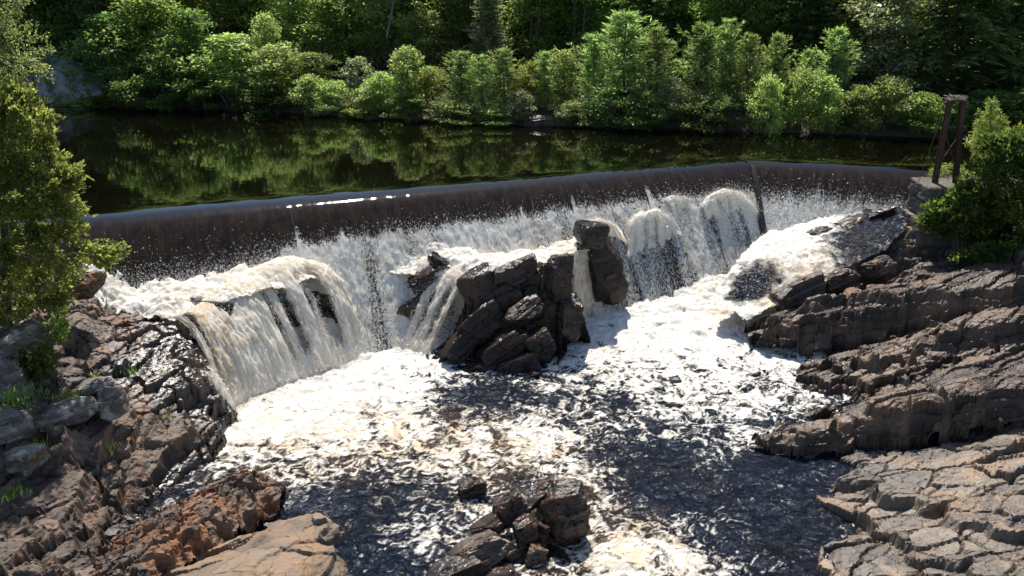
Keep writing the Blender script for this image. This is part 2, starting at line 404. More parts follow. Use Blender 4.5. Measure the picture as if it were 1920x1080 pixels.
# torn strands: plumes of white with thinner dark-brown water between, widening downwards
st = fbm(S*1.05+0.2*fbm(S*3, Dz*0.8, 2, 21), Dz*0.06, 4, 31)
s_a, s_b, s_c = s_of(D(514, 450)), s_of(D(530, 450)), s_of(D(1150, 380))
curt = sstep(s_a, s_b, S)*(1-0.35*sstep(s_c-1, s_c+1, S))
foam = foam + sstep(0.6, 1.6, t)*(st*(0.70-0.28*curt)+0.10*curt)+0.16*(1-sstep(s_a, s_b, S))*sstep(-0.2, 0.7, t)
foam_b = foam.copy()
for px, py in [(552, 415), (975, 385), (1070, 362), (1210, 345), (640, 432), (855, 420), (1030, 402)]:   # joints and jets that start early
    p = D(px, py); s0 = s_of(p); z0 = -p[2]
    foam = foam + 0.42*np.exp(-((S-s0)/(0.06+0.10*np.maximum(Dz-z0, 0)))**2)*sstep(z0-0.1, z0+0.25, Dz)*(1-sstep(z0+1.6, z0+2.8, Dz))*(0.75+0.5*fbm(S*9, Dz*5, 2, 8))
foam = foam*sstep(0.2, 0.45, Dz)
V[..., 2] += (0.014*fbm(S*2.2, Dz*2, 2, 45)+0.005*fbm(S*8, Dz*3, 2, 46))*sstep(0.03, 0.1, Dz)*(1-sstep(0.4, 0.8, Dz))
bul = fbm(S*1.6, Dz*0.5, 3, 41)*0.05*sstep(0.5, 2.5, Dz) + np.clip(foam_b, 0, 1)*(fbm(S*4, Dz*2.2, 4, 43)*0.10+0.05)
V = V+bul[..., None]*(n1*0.8+np.array([0, 0, 0.6]))
V[..., 2] += 0.012*fbm(S*0.9, Dz*2, 2, 3)*sstep(0.1, 0.5, Dz)
tanv = 0.25+0.35*fbm(S*0.7, Dz*0.4, 3, 51)+0.15*sstep(1.0, 3.0, Dz)
flow = np.stack([S, Dz*1.3, np.zeros_like(S)], -1)
me = fast_mesh('overflow_water', V.reshape(-1, 3), grid_faces(160, 800), {'foam': np.clip(foam, 0, 1).ravel(), 'tan': np.clip(tanv, 0, 1).ravel(), 'flow': flow.reshape(-1, 3)}, True)
o = obj('overflow_water', me, M_SHEET); o['kind'] = 'structure'
DAM1_FOAM = (V.copy(), np.clip(foam, 0, 1))
V, S, Dz = weir_seg(2, 380, 110, 0.10, 5.0, 0, L2+8)
p1 = -D(1450, 338, seg=2)[2]; p2 = -D(1450, 385, seg=2)[2]
rag = fbm(S*1.9, Dz*0.4, 3, 65)*0.3
t = (Dz+rag-p1)/(p2-p1)
foam = np.clip(0.30*sstep(-0.6, 0.5, t)+0.36*sstep(0.1, 1.3, t), 0, 0.85)+fbm(S*2.5, Dz*0.3, 3, 67)*0.10*sstep(0.3, 1, t); foam = foam*sstep(0.15, 0.4, Dz)
bul = fbm(S*1.6, Dz*0.5, 3, 71)*0.04*sstep(0.5, 2, Dz)+np.clip(foam, 0, 1)*(fbm(S*5, Dz*3, 4, 73)*0.08+0.03)
V = V+bul[..., None]*(n2*0.8+np.array([0, 0, 0.6]))
flow = np.stack([S+70, Dz*1.3, np.zeros_like(S)], -1)
me = fast_mesh('overflow_water', V.reshape(-1, 3), grid_faces(110, 380), {'foam': np.clip(foam, 0, 1).ravel(), 'tan': np.full(S.size, 0.15), 'flow': flow.reshape(-1, 3)}, True)
o = obj('overflow_water', me, M_SHEET); o['kind'] = 'structure'
DAM2_FOAM = (V.copy(), np.clip(foam, 0, 1))
# dark joint where the two runs of the weir meet
bis = (n1+n2); bis /= np.linalg.norm(bis); kk = 1/math.cos(turn/2)
pts = []
for dz in (0.22, 0.4, 0.7, 1.2, 2.0, 3.0, 4.0):
    p = C1+bis*float(dam_h(dz))*kk; p = p.copy(); p[2] = -dz+0.17; pts.append(p)
v, f = tube(pts, [0.05, 0.09, 0.13, 0.15, 0.17, 0.18, 0.18], 8)
child('weir_joint', fast_mesh('weir_joint', v, f), M_JOINT, dam)

for px in (545, 1060, 1205):
    p = D(px, 395 if px == 545 else 345); s0 = s_of(p); pts = []
    for dz in (0.25, 0.45, 0.8, 1.2, 1.7):
        q = C0+a1*s0+n1*float(dam_h(dz)); q = q.copy(); q[2] = -dz+0.125; pts.append(q)
    v, f = tube(pts, [0.02, 0.03, 0.035, 0.035, 0.02], 6)
    child('weir_seam', fast_mesh('weir_seam', v, f), M_JOINT, dam)

# ------------------------------------------------------------------ the still river above the weir
shore_px = [(-700, 202), (-200, 203), (80, 204), (210, 204), (350, 206), (480, 209), (570, 216), (700, 224), (850, 233), (1000, 238), (1150, 243), (1300, 247), (1450, 251), (1600, 256), (1760, 263), (1900, 270), (2150, 285), (2700, 320)]
shore = np.array([F(p, y, 0)[:2] for p, y in shore_px]); shx = np.array([p for p, _ in shore_px], float)
def shore_xy(px, t=0.0):
    px = np.asarray(px, float)
    X = np.interp(px, shx, shore[:, 0]); Y = np.interp(px, shx, shore[:, 1]); r = np.hypot(X, Y)
    return X*(1+t/r), Y*(1+t/r)
nc = 90
cp = np.linspace(-700, 2700, nc)
sx, sy = shore_xy(cp, 6.0)
A = C0-a1*7; B = C2+a2*8
# near edge of the water: along the crest of the weir, then out to the sides
near = []
tt = np.linspace(0, 1, nc)
for k in tt:
    s = -30+k*(L1+L2+55)
    near.append(C0+a1*s-n1*2.5 if s < L1 else C1+a2*(s-L1)-n2*2.5)
near = np.array(near)
# mitre at the kink stays on the bisector
rows = []
for k in np.linspace(0, 1, 14):
    rows.append(np.stack([near[:, 0]*(1-k)+sx*k, near[:, 1]*(1-k)+sy*k, np.full(nc, 0.096)], -1))
me = fast_mesh('river_water', np.array(rows).reshape(-1, 3), grid_faces(14, nc), None, True)
o = obj('river_water', me, M_UP); o['kind'] = 'structure'

# ------------------------------------------------------------------ far bank terrain
def ground_z(px, t):
    px = np.asarray(px, float); t = np.asarray(t, float)
    z = np.where(t < 0, t*0.5, 0.55*(1-np.exp(-t/0.8))+0.10*np.minimum(t, 10)+0.22*np.clip(t-10, 0, 45)+0.1*np.clip(t-55, 0, None))
    g = np.exp(-((px-110)/75.0)**2)               # steep gravel slope at the left
    z = z+g*(0.42*np.clip(t, 0, 12))
    return z
cols = np.linspace(-700, 2700, 220)
ts = np.concatenate([[-2.0, -0.5], np.linspace(0, 16, 36), np.linspace(18, 70, 18), [110, 200, 400]])
PX, TT = np.meshgrid(cols, ts)
X, Y = shore_xy(PX, TT)
Z = ground_z(PX, TT)+fbm(X*0.6, Y*0.6, 4, 77)*np.clip(0.05+0.02*np.maximum(TT, 0), 0, 1.2)
me = fast_mesh('hillside', np.stack([X, Y, Z], -1).reshape(-1, 3), grid_faces(len(ts), 220), None, True)
o = obj('hillside', me, M_GROUND); o['kind'] = 'structure'
# bare gravel on the slope at the left
PX, TT = np.meshgrid(np.linspace(50, 215, 70), np.linspace(0.2, 6.2, 70))
keep = ((PX-128)/78)**2+((TT-2.7)/3.0)**2+0.25*fbm(PX*0.05, TT*0.7, 3, 4) < 1.0
X, Y = shore_xy(PX, TT)
Z = ground_z(PX, TT)+0.12+fbm(X*0.6, Y*0.6, 4, 77)*np.clip(0.05+0.02*TT, 0, 1.2)+0.12*fbm(X*2.5, Y*2.5, 4, 78)
Fa = grid_faces(70, 70); Fa = Fa[keep.ravel()[Fa].all(1)]
V2, F2, _ = compact(np.stack([X, Y, Z], -1).reshape(-1, 3), Fa, {})
o = obj('gravel_slope', fast_mesh('gravel_slope', V2, F2), M_GRAVEL); o['kind'] = 'structure'

# ------------------------------------------------------------------ layered rock outcrops
def hull(P):
    P = sorted(map(tuple, P)); 
    def half(pts):
        h = []
        for p in pts:
            while len(h) > 1 and (h[-1][0]-h[-2][0])*(p[1]-h[-2][1])-(h[-1][1]-h[-2][1])*(p[0]-h[-2][0]) <= 0: h.pop()
            h.append(p)
        return h[:-1]
    return np.array(half(P)+half(P[::-1]))
def outcrop(name, label, cat, ctrl, mat, strike, dip, res=0.06, thick=0.45, cell=(2.2, 0.9), block=(3.0, 1.8), amp=0.22, fine=0.35, low=0.25, seed=1, zcut=-5.95, wet_z=-4.9, wet_fn=None, part='rock_slab', riser=0.3, crack=0.16, margin=0.15, terr=1.0, group=None, tiny=1.0, tilt=0.0):
    ctrl = np.array(ctrl)
    H = hull(ctrl[:, :2]); cen = H.mean(0)
    x0, y0 = H.min(0)-margin; x1, y1 = H.max(0)+margin
    nx = int((x1-x0)/res)+1; ny = int((y1-y0)/res)+1
    X, Y = np.meshgrid(np.linspace(x0, x1, nx), np.linspace(y0, y1, ny))
    z0 = rbf(ctrl, X, Y)
    p, q = strike
    e = (q-p)[:2]; e = e/np.linalg.norm(e); m = np.array([-e[1], e[0]])
    if m[1] < 0: m = -m                       # m points away from the camera
    sd, cd = math.sin(dip), math.cos(dip)
    A = X*e[0]+Y*e[1]; Bq = X*m[0]+Y*m[1]
    z = z0+low*fbm(A*0.35, Bq*0.8, 4, seed)
    # joint blocks: big cells that become the parts
    bd, bi, bj, bx, by = voro(A/block[0]+0.15*fbm(A, Bq, 2, seed+2), Bq/block[1]+0.15*fbm(A, Bq, 2, seed+3), seed+5)
    bh = _h(bi, bj, seed+6); bt = _h(bi, bj, seed+7)-0.5; bu = _h(bi, bj, seed+8)-0.5
    z = z+(bh-0.5)*amp*1.3+(bt*bx*block[0]*0.16+bu*by*block[1]*0.25)
    # bedding: stair steps along planes that dip
    def terrace(z, th, w, seed2, strength):
        wob = 0.07*fbm(A*0.4, Bq*1.1, 3, seed2)*th/0.4
        s = ((A*tilt+Bq*sd+z*cd)+wob)/th
        # uneven bed thickness
        s = s+0.28*np.sin(s*2.1+seed2)+0.16*np.sin(s*5.3+1.3*seed2)
        k = np.floor(s); f = s-k
        g = np.clip((f-(1-w))/w, 0, 1)
        return z+(k+g-s)*th/cd*strength, k
    z, k1 = terrace(z, thick, riser, seed+11, 0.85*terr)
    cdst, ci, cj, cx, cy = voro(A/cell[0]+k1*7.3+0.2*fbm(A*1.5, Bq*1.5, 2, seed+12), Bq/cell[1]+k1*3.1, seed+13)
    ch = _h(ci, cj, seed+14); ct = _h(ci, cj, seed+15)-0.5; cu = _h(ci, cj, seed+16)-0.5
    z = z+(ch-0.5)*amp+ct*cx*cell[0]*0.22+cu*cy*cell[1]*0.30
    z, k2 = terrace(z, thick*0.27, 0.2, seed+21, fine)
    c2, di, dj, dx, dy = voro(A/(cell[0]*0.33)+k2*5.7, Bq/(cell[1]*0.42)+k2*2.9, seed+23)
    z = z+tiny*((_h(di, dj, seed+24)-0.5)*amp*0.38+(_h(di, dj, seed+25)-0.5)*dx*cell[0]*0.10)
    z = z-crack*np.clip(1-bd/0.07, 0, 1)-crack*0.6*np.clip(1-cdst/0.06, 0, 1)-crack*0.22*np.clip(1-c2/0.10, 0, 1)
    z = z+0.022*(0.4+0.6*tiny)*fbm(A*6, Bq*9, 3, seed+31)
    # irregular horizontal shift so risers are not on grid lines
    Xo = X+0.03*vnoise(X*7, Y*7, seed+41); Yo = Y+0.03*vnoise(X*7, Y*7, seed+42)
    # clip to hull and water
    ins = np.ones(X.shape, bool); rim = 0.25*fbm(X*1.2, Y*1.2, 3, seed+51)
    for i in range(len(H)):
        p0, p1 = H[i], H[(i+1) % len(H)]; ed = p1-p0; ed = ed/np.linalg.norm(ed)
        ins &= ((X-p0[0])*(-ed[1])+(Y-p0[1])*ed[0]) > -margin+rim*0.3-0.02
    ins &= z > zcut
    Fa = grid_faces(ny, nx); Fa = Fa[ins.ravel()[Fa].all(1)]
    wet = sstep(wet_z+0.45, wet_z-0.25, z+0.35*fbm(A*0.9, Bq*0.9, 3, seed+61))
    if wet_fn is not None: wet = np.clip(wet+wet_fn(Xo, Yo, z), 0, 1)
    bedv = np.stack([A, Bq, A*tilt+Bq*sd+z*cd], -1).reshape(-1, 3)
    tone = 0.55*ch+0.45*bh
    attrs = {'bed': bedv, 'tone': tone.ravel(), 'wet': wet.ravel()}
    V = np.stack([Xo, Yo, z], -1).reshape(-1, 3)
    ids = (bi*1000+bj).ravel()[Fa[:, 0]]
    root = thing(name, label, cat, tuple(ctrl.mean(0)), group)
    un, cnt = np.unique(ids, return_counts=True)
    small = []
    for u, c in zip(un, cnt):
        sel = Fa[ids == u]
        if c < 60: small.append(sel); continue
        v2, f2, a2_ = compact(V, sel, attrs)
        child(part, fast_mesh(part, v2, f2, a2_), mat, root)
    if small:
        v2, f2, a2_ = compact(V, np.concatenate(small), attrs)
        oo = child('rock_rubble', fast_mesh('rock_rubble', v2, f2, a2_), mat, root); oo['kind'] = 'stuff'
    return root

# ------------------------------------------------------------------ angular boulders: convex facets, cracked and worn
def ico(sub):
    t = (1+5**0.5)/2
    V = [(-1, t, 0), (1, t, 0), (-1, -t, 0), (1, -t, 0), (0, -1, t), (0, 1, t), (0, -1, -t), (0, 1, -t), (t, 0, -1), (t, 0, 1), (-t, 0, -1), (-t, 0, 1)]
    Fa = [(0, 11, 5), (0, 5, 1), (0, 1, 7), (0, 7, 10), (0, 10, 11), (1, 5, 9), (5, 11, 4), (11, 10, 2), (10, 7, 6), (7, 1, 8), (3, 9, 4), (3, 4, 2), (3, 2, 6), (3, 6, 8), (3, 8, 9), (4, 9, 5), (2, 4, 11), (6, 2, 10), (8, 6, 7), (9, 8, 1)]
    V = np.array(V, float); V /= np.linalg.norm(V, axis=1)[:, None]; Fa = np.array(Fa)
    for _ in range(sub):
        E = np.concatenate([Fa[:, [0, 1]], Fa[:, [1, 2]], Fa[:, [2, 0]]]); E.sort(1)
        ue, inv = np.unique(E, axis=0, return_inverse=True); inv = inv.ravel()
        mid = V[ue[:, 0]]+V[ue[:, 1]]; mid /= np.linalg.norm(mid, axis=1)[:, None]
        n = len(Fa); m = inv+len(V); a, b, c = m[:n], m[n:2*n], m[2*n:]
        V = np.concatenate([V, mid])
        Fa = np.concatenate([np.stack([Fa[:, 0], a, c], 1), np.stack([Fa[:, 1], b, a], 1), np.stack([Fa[:, 2], c, b], 1), np.stack([a, b, c], 1)])
    return V, Fa
ICO = {k: ico(k) for k in (3, 4, 5)}
def rot(yaw, pitch=0, roll=0):
    return np.array(Matrix.Rotation(math.radians(yaw), 3, 'Z') @ Matrix.Rotation(math.radians(pitch), 3, 'X') @ Matrix.Rotation(math.radians(roll), 3, 'Y'))
def rock_mesh(name, c, r, yaw=0, pitch=0, roll=0, seed=0, sub=5, cuts=11, boxy=0.75, beds=0.10, rough=0.035, wet=0.0, wet_z=-4.9, round_=0.0):
    g = np.random.default_rng(seed)
    Dv, Fa = ICO[sub]
    pl = [(np.array(v, float)+g.normal(0, 0.13, 3), boxy*(1+g.uniform(-0.12, 0.12))) for v in [(1, 0, 0), (-1, 0, 0), (0, 1, 0), (0, -1, 0), (0, 0, 1), (0, 0, -1)]]
    for _ in range(cuts):
        v = g.normal(0, 1, 3); pl.append((v, g.uniform(0.82, 1.08)))
    R_ = np.full(len(Dv), 1.25)
    for v, d in pl:
        v = v/np.linalg.norm(v); k = Dv@v
        R_ = np.minimum(R_, np.where(k > 0.05, d/np.maximum(k, 0.05), 9))
    if round_ > 0: R_ = R_*(1-round_)+round_*0.9
    P = Dv*R_[:, None]
    r = np.asarray(r, float)
    W = P*r
    # bedding grooves and chipped cells
    s = W[:, 2]/0.16+g.uniform(0, 9)+0.5*fbm(W[:, 0]*1.2, W[:, 1]*1.2, 2, seed+1)
    fr = s-np.floor(s)
    lay = _h(np.floor(s), np.zeros(len(s)), seed+3)
    cd, ci, cj, _, _ = voro(W[:, 0]/0.7+np.floor(s)*3.3, (W[:, 1]+W[:, 2]*0.4)/0.6, seed+4)
    disp = (lay-0.5)*beds+(_h(ci, cj, seed+5)-0.5)*beds*1.2-0.03*np.clip(1-fr/0.12, 0, 1)-0.05*np.clip(1-cd/0.05, 0, 1)*(beds > 0.03)
    disp = disp+rough*(fbm(W[:, 0]*3+5, W[:, 1]*3+W[:, 2]*2.3, 4, seed+6)+fbm(W[:, 1]*4-W[:, 2]*3, W[:, 2]*3.3, 3, seed+7))
    W = W*(1+disp[:, None]/np.maximum(np.linalg.norm(W, axis=1), 0.15)[:, None])
    Wd = W @ rot(yaw, pitch, roll).T+np.asarray(c)
    wt = np.clip(wet+sstep(wet_z+0.45, wet_z-0.2, Wd[:, 2]), 0, 1)
    return fast_mesh(name, Wd, Fa, {'bed': W+np.asarray(c)*0.7, 'tone': 0.6*lay+0.4*_h(ci, cj, seed+5), 'wet': wt})

# ------------------------------------------------------------------ the two rocky banks
def pts(*a):
    out = []
    for p in a:
        if len(p) == 3: out.append(F(*p))
        else: out.append(T(p[0], p[1], p[2], p[3], p[4]))       # wall: top row, foot row, foot height, set back
    return out
def walls(*a):                        # adds both the top edge and the foot
    out = []
    for px, pt, pf, zf, back in a:
        out += [T(px, pt, pf, zf, back*0.35), F(px, pf, zf)]
    return out

left_wet = lambda X, Y, z: 0.85*sstep(-15.5, -12.6, X)*sstep(25.6, 27.2, Y)
lb = pts((110, 520, -1.6), (60, 560, -1.4), (0, 560, -1.0), (-160, 560, -.5), (170, 545, -1.9),
         (200, 590, -2.5), (280, 598, -2.65), (335, 606, -2.7), (230, 560, -3.2), (320, 575, -3.4), (380, 590, -4.2),
         (365, 640, -3.1), (382, 690, -3.6), (405, 728, -4.1), (412, 790, -4.6), (400, 850, -5.2), (385, 880, -5.5),
         (440, 740, -6.2), (455, 800, -6.3), (440, 860, -6.3), (420, 905, -6.3), (405, 680, -6.2), (385, 630, -5.6),
         (200, 640, -2.7), (280, 660, -3.0), (100, 700, -2.5), (0, 700, -2.2), (250, 720, -3.3), (330, 740, -3.8), (300, 800, -4.2), (200, 800, -3.6), (100, 800, -3.1), (0, 800, -2.8),
         (300, 860, -4.7), (340, 900, -5.3), (200, 900, -4.1), (100, 900, -3.6), (0, 900, -3.3), (255, 955, -5.1), (300, 925, -5.2),
         (100, 1000, -4.0), (0, 1000, -3.6), (200, 1010, -4.7), (150, 1080, -4.4), (0, 1080, -3.8), (0, 1200, -3.9), (150, 1200, -4.4), (-220, 900, -2.4), (-250, 1120, -3.0), (-260, 700, -1.5))
lstrike = (F(60, 985, -4.0), F(330, 830, -4.0))
outcrop('rock_bank', 'broad brown fractured rock bank beside the biggest plunge of the falls, under the cedar', 'rock bank', lb, M_LB, lstrike, math.radians(-16), tiny=0.6, res=0.055, thick=0.42, cell=(1.6, 0.6), block=(2.8, 1.3), amp=0.22, low=0.26, tilt=-0.14, riser=0.13, seed=11, wet_fn=left_wet, wet_z=-5.2)
lam = pts((478, 878, -4.7), (508, 905, -4.6), (440, 905, -4.3), (400, 918, -4.2), (350, 940, -4.1), (310, 965, -4.05), (262, 1008, -4.1), (225, 1040, -4.2))
lam += pts((430, 893, -5.7), (340, 935, -5.5), (290, 958, -5.3), (250, 985, -5.0), (545, 930, -6.2), (530, 885, -6.2), (490, 868, -6.2))
lam += walls((512, 925, 962, -5.35, 0.25), (470, 945, 985, -5.2, 0.5), (420, 960, 1010, -5.1, 0.6), (370, 985, 1040, -5.0, 0.6), (310, 1020, 1075, -4.9, 0.6), (260, 1060, 1110, -4.8, 0.5), (180, 1090, 1150, -4.7, 0.5))
outcrop('laminated_rock', 'rusty brown rock made of thin slanting layers, its end jutting into the dark pool', 'rock', lam, M_LAM, (F(262, 1008, -4.2), F(478, 900, -4.2)), math.radians(-24), res=0.045, thick=0.30, cell=(1.0, 0.30), block=(1.7, 0.75), amp=0.12, low=0.12, seed=31, tilt=-0.22, riser=0.12, wet_z=-5.5)
orn = pts((600, 975, -4.9), (560, 985, -4.85), (500, 1000, -4.75), (430, 1035, -4.65), (360, 1075, -4.5), (300, 1110, -4.4), (640, 985, -5.0), (625, 1020, -4.85), (600, 1050, -4.75), (570, 1085, -4.7), (500, 1080, -4.6), (560, 1180, -4.6), (420, 1180, -4.4),
          (610, 962, -5.9), (660, 985, -6.1), (662, 1030, -6.1), (640, 1075, -6.1), (520, 978, -5.3), (440, 1012, -5.2), (645, 1170, -6.1), (350, 1050, -5.0))
outcrop('orange_slab', 'smooth flat orange rock slab sloping into dark water, the one below the layered rock', 'rock', orn, M_ORANGE, (F(400, 1060, -4.7), F(600, 985, -4.7)), math.radians(-5), res=0.05, thick=0.5, cell=(2.6, 1.1), block=(4.2, 1.9), amp=0.03, fine=0.08, low=0.05, seed=43, riser=0.2, crack=0.05, wet_z=-5.6, terr=0.35, tiny=0.25)

# right bank, back to front
r1 = walls((1412, 612, 652, -5.45, 0.15), (1440, 600, 660, -5.45, 0.3), (1500, 590, 668, -5.45, 0.35), (1560, 582, 658, -5.3, 0.4), (1620, 570, 645, -5.05, 0.5), (1700, 555, 625, -4.5, 0.6), (1800, 540, 606, -3.9, 0.6), (1900, 530, 585, -3.3, 0.6), (2050, 500, 560, -2.6, 0.6))
r1 += pts((1430, 585, 655, -5.45, 1.2), (1500, 560, 668, -5.45, 1.9), (1580, 540, 655, -5.3, 2.4), (1660, 525, 636, -4.8, 2.6), (1750, 515, 615, -4.2, 2.2), (1900, 500, 585, -3.3, 1.6), (2050, 480, 560, -2.6, 1.6), (1395, 625, -5.9), (1420, 590, -5.6), (1470, 562, -5.3), (1540, 528, -4.9), (1640, 500, -4.2))
outcrop('rock_ledge', 'dark tilted ledge with pinkish rubble on top, just below the concrete pier', 'rock ledge', r1, M_RB, (F(1420, 640, -5), F(1900, 560, -5)), math.radians(8), tiny=0.4, res=0.055, thick=0.5, cell=(2.4, 0.7), block=(3.6, 1.3), amp=0.12, tilt=-0.10, riser=0.10, low=0.15, seed=57, wet_z=-5.2)
r2 = pts((1400, 694, -5.35), (1440, 690, -5.2), (1500, 682, -5.0), (1560, 668, -4.75), (1620, 652, -4.45), (1700, 630, -4.0), (1780, 612, -3.5), (1850, 595, -3.1), (1930, 575, -2.6), (2080, 540, -1.9),
         (1390, 690, -6.0), (1450, 680, -6.1), (1530, 668, -5.9), (1620, 640, -5.5), (1750, 605, -4.8), (1900, 570, -3.6))
r2 += pts((1430, 708, -5.5), (1480, 722, -5.5), (1530, 742, -5.5), (1560, 755, -5.6), (1380, 708, -6.1), (1480, 735, -6.2), (1560, 775, -6.2))
r2 += pts((1500, 700, -5.1), (1560, 700, -4.85), (1620, 690, -4.6), (1700, 670, -4.2), (1720, 662, -4.1), (1560, 725, -5.15), (1620, 725, -4.95), (1680, 720, -4.8), (1600, 752, -5.35), (1700, 728, -4.85))
r2 += walls((1500, 688, 702, -5.15, 0.1), (1580, 672, 700, -4.95, 0.1), (1650, 656, 690, -4.65, 0.1), (1720, 640, 680, -4.4, 0.1), (1560, 712, 728, -5.2, 0.1), (1640, 700, 735, -5.1, 0.1), (1720, 690, 735, -4.95, 0.1), (1800, 650, 690, -4.3, 0.2), (1880, 625, 665, -3.8, 0.2), (1620, 745, 768, -5.45, 0.1))
r2 += pts((1780, 640, -3.85), (1850, 620, -3.4), (1930, 600, -3.0), (1780, 700, -4.7), (1850, 670, -4.2), (1930, 640, -3.7), (1650, 770, -5.3), (1750, 740, -5.0), (1850, 712, -4.7), (1930, 690, -4.4), (2080, 640, -3.4))
outcrop('layered_ledges', 'long bank of dark stepped rock layers rising from foamy water, a shady ledge behind it', 'rock ledge', r2, M_RB, (F(1420, 700, -5), F(1900, 590, -5)), math.radians(6), tiny=0.4, res=0.055, thick=0.44, cell=(2.4, 0.55), block=(3.8, 1.2), amp=0.11, low=0.07, seed=71, tilt=-0.13, riser=0.10, wet_z=-5.3)
r3 = walls((1415, 822, 838, -5.45, 0.1), (1450, 812, 850, -5.5, 0.25), (1510, 803, 858, -5.5, 0.35), (1570, 797, 853, -5.5, 0.4), (1600, 782, 838, -5.5, 0.5), (1650, 762, 836, -5.5, 0.5), (1710, 740, 838, -5.45, 0.6), (1780, 728, 820, -5.2, 0.6), (1850, 718, 800, -4.9, 0.6), (1930, 705, 775, -4.6, 0.6), (2080, 680, 740, -4.2, 0.6))
r3 += pts((1460, 800, 850, -5.5, 0.9), (1520, 788, 858, -5.5, 1.0), (1560, 780, 853, -5.5, 1.2), (1640, 748, 838, -5.5, 1.6), (1720, 728, 838, -5.45, 1.5), (1850, 700, 800, -4.9, 1.5), (1930, 690, 775, -4.6, 1.3), (2080, 655, 740, -4.2, 1.3),
          (1400, 815, -6.1), (1470, 788, -6.0), (1560, 762, -5.7), (1650, 735, -5.5))
outcrop('rock_spit', 'low dark rock spit with a blunt tip, reaching from the stepped layers into the pool', 'rock ledge', r3, M_RB, (F(1420, 830, -5), F(1900, 720, -5)), math.radians(4), tiny=0.4, res=0.05, thick=0.45, cell=(2.2, 0.6), block=(3.4, 1.0), amp=0.09, riser=0.10, low=0.08, tilt=-0.08, seed=83, fine=0.25, wet_z=-5.45, crack=0.12)
r4 = pts((1580, 862, -5.2), (1560, 895, -5.2), (1535, 930, -5.3), (1520, 975, -5.35), (1560, 1010, -5.2), (1575, 1050, -5.15), (1575, 1085, -5.1), (1575, 1200, -5.0),
         (1645, 842, -5.2), (1720, 840, -5.15), (1780, 832, -5.0), (1850, 810, -4.75), (1930, 788, -4.5), (2100, 740, -4.0),
         (1650, 880, -5.0), (1750, 880, -4.75), (1850, 870, -4.45), (1930, 860, -4.25), (1620, 950, -4.95), (1720, 960, -4.65), (1830, 950, -4.3), (1930, 950, -4.1),
         (1650, 1040, -4.85), (1760, 1050, -4.5), (1850, 1050, -4.25), (1930, 1060, -4.0), (2100, 1000, -3.6), (2100, 1200, -3.4), (1800, 1200, -4.2),
         (1545, 870, -6.0), (1515, 925, -6.1), (1490, 980, -6.2), (1535, 1035, -6.1), (1540, 1200, -6.1), (1620, 830, -5.9), (1720, 822, -5.8))
outcrop('fractured_slab', 'broad pale grey rock slab broken into flat plates, at the near water edge', 'rock slab', r4, M_SLAB, (F(1600, 1000, -5), F(1900, 930, -5)), math.radians(11), res=0.05, thick=0.42, cell=(2.0, 1.0), block=(2.6, 1.4), amp=0.12, low=0.14, fine=0.10, seed=97, riser=0.08, crack=0.14, wet_z=-5.75, tiny=0.35)
# dark cliff under the bushes, carrying the pier
YP = 40.0
def cliff_pts():
    out = []
    for px, pt, pm, pb in [(1690, 452, 500, 560), (1740, 445, 500, 570), (1800, 432, 510, 575), (1880, 425, 520, 570), (1990, 400, 500, 540), (2120, 380, 480, 520)]:
        out += [Q(px, pt, YP-0.6), Q(px, pm, YP-1.5), Q(px, pb, YP-3.2)]
    for px, py in [(1700, 400), (1800, 380), (1900, 370), (2100, 350)]: out.append(Q(px, py, YP+1.2))
    out += [Q(1660, 520, YP-1.5), Q(1640, 560, YP-2.4), Q(1660, 470, YP-0.2)]
    out += [Q(1690, 460, YP+2.5), Q(1900, 420, YP+3.0), Q(2100, 400, YP+3)]
    return out
outcrop('pier_cliff', 'shadowy rock face carrying the concrete pier, bushes hanging over it', 'cliff', cliff_pts(), M_CLIFF, (F(1690, 520, -3), F(1900, 500, -3)), math.radians(5), res=0.06, thick=0.5, cell=(1.2, 0.7), block=(1.8, 1.0), amp=0.25, low=0.25, seed=103, part='rock_block', wet_z=-9)

# ------------------------------------------------------------------ boulders and islands
def island(name, label, cat, blocks, mat, wet=0.0, group=None, boxy=0.75, beds=0.10, sub=4, rough=0.035, cuts=11, round_=0.0, part='rock_block', wet_z=-4.9):
    c = np.mean([Q(*b[:3]) for b in blocks], axis=0)
    root = thing(name, label, cat, tuple(c), group)
    for i, b in enumerate(blocks):
        px, py, Y, r, yaw, pit, rol = b[:7]
        mm = b[7] if len(b) > 7 else mat
        ww = b[8] if len(b) > 8 else wet
        child(part, rock_mesh(part, Q(px, py, Y), r, yaw, pit, rol, seed=int(px*7+py*3+i), sub=sub, wet=ww, boxy=boxy, beds=beds, rough=rough, cuts=cuts, round_=round_, wet_z=wet_z), mm, root)
    return root
isl = [Q(890, 522, 34.9), Q(950, 498, 35.2), Q(1018, 483, 35.3), Q(1052, 487, 35.0), Q(1080, 530, 34.6), Q(900, 570, 34.2), Q(960, 556, 34.4), Q(1030, 552, 34.5), Q(1076, 582, 34.1), Q(862, 618, 33.5), Q(930, 616, 33.6), Q(1000, 606, 33.8), Q(1062, 622, 33.5), Q(832, 654, 32.9), Q(900, 660, 32.8), Q(970, 650, 33.0), Q(1020, 655, 33.1)]
isl += [F(p, y, -5.45) for p, y in [(824, 698), (880, 712), (950, 715), (1004, 706), (1042, 676), (1084, 628)]]+[F(p, y, -6.4) for p, y in [(795, 690), (870, 722), (960, 726), (1025, 712), (1065, 680), (1108, 632)]]
for p, y, Y_ in [(880, 520, 36.2), (950, 500, 36.4), (1020, 485, 36.6), (1070, 490, 36.2), (1105, 540, 35.0), (845, 600, 34.6)]:
    q = Q(p, y, Y_); q[2] = -4.2 if Y_ > 35.5 else -5.6; isl.append(q)
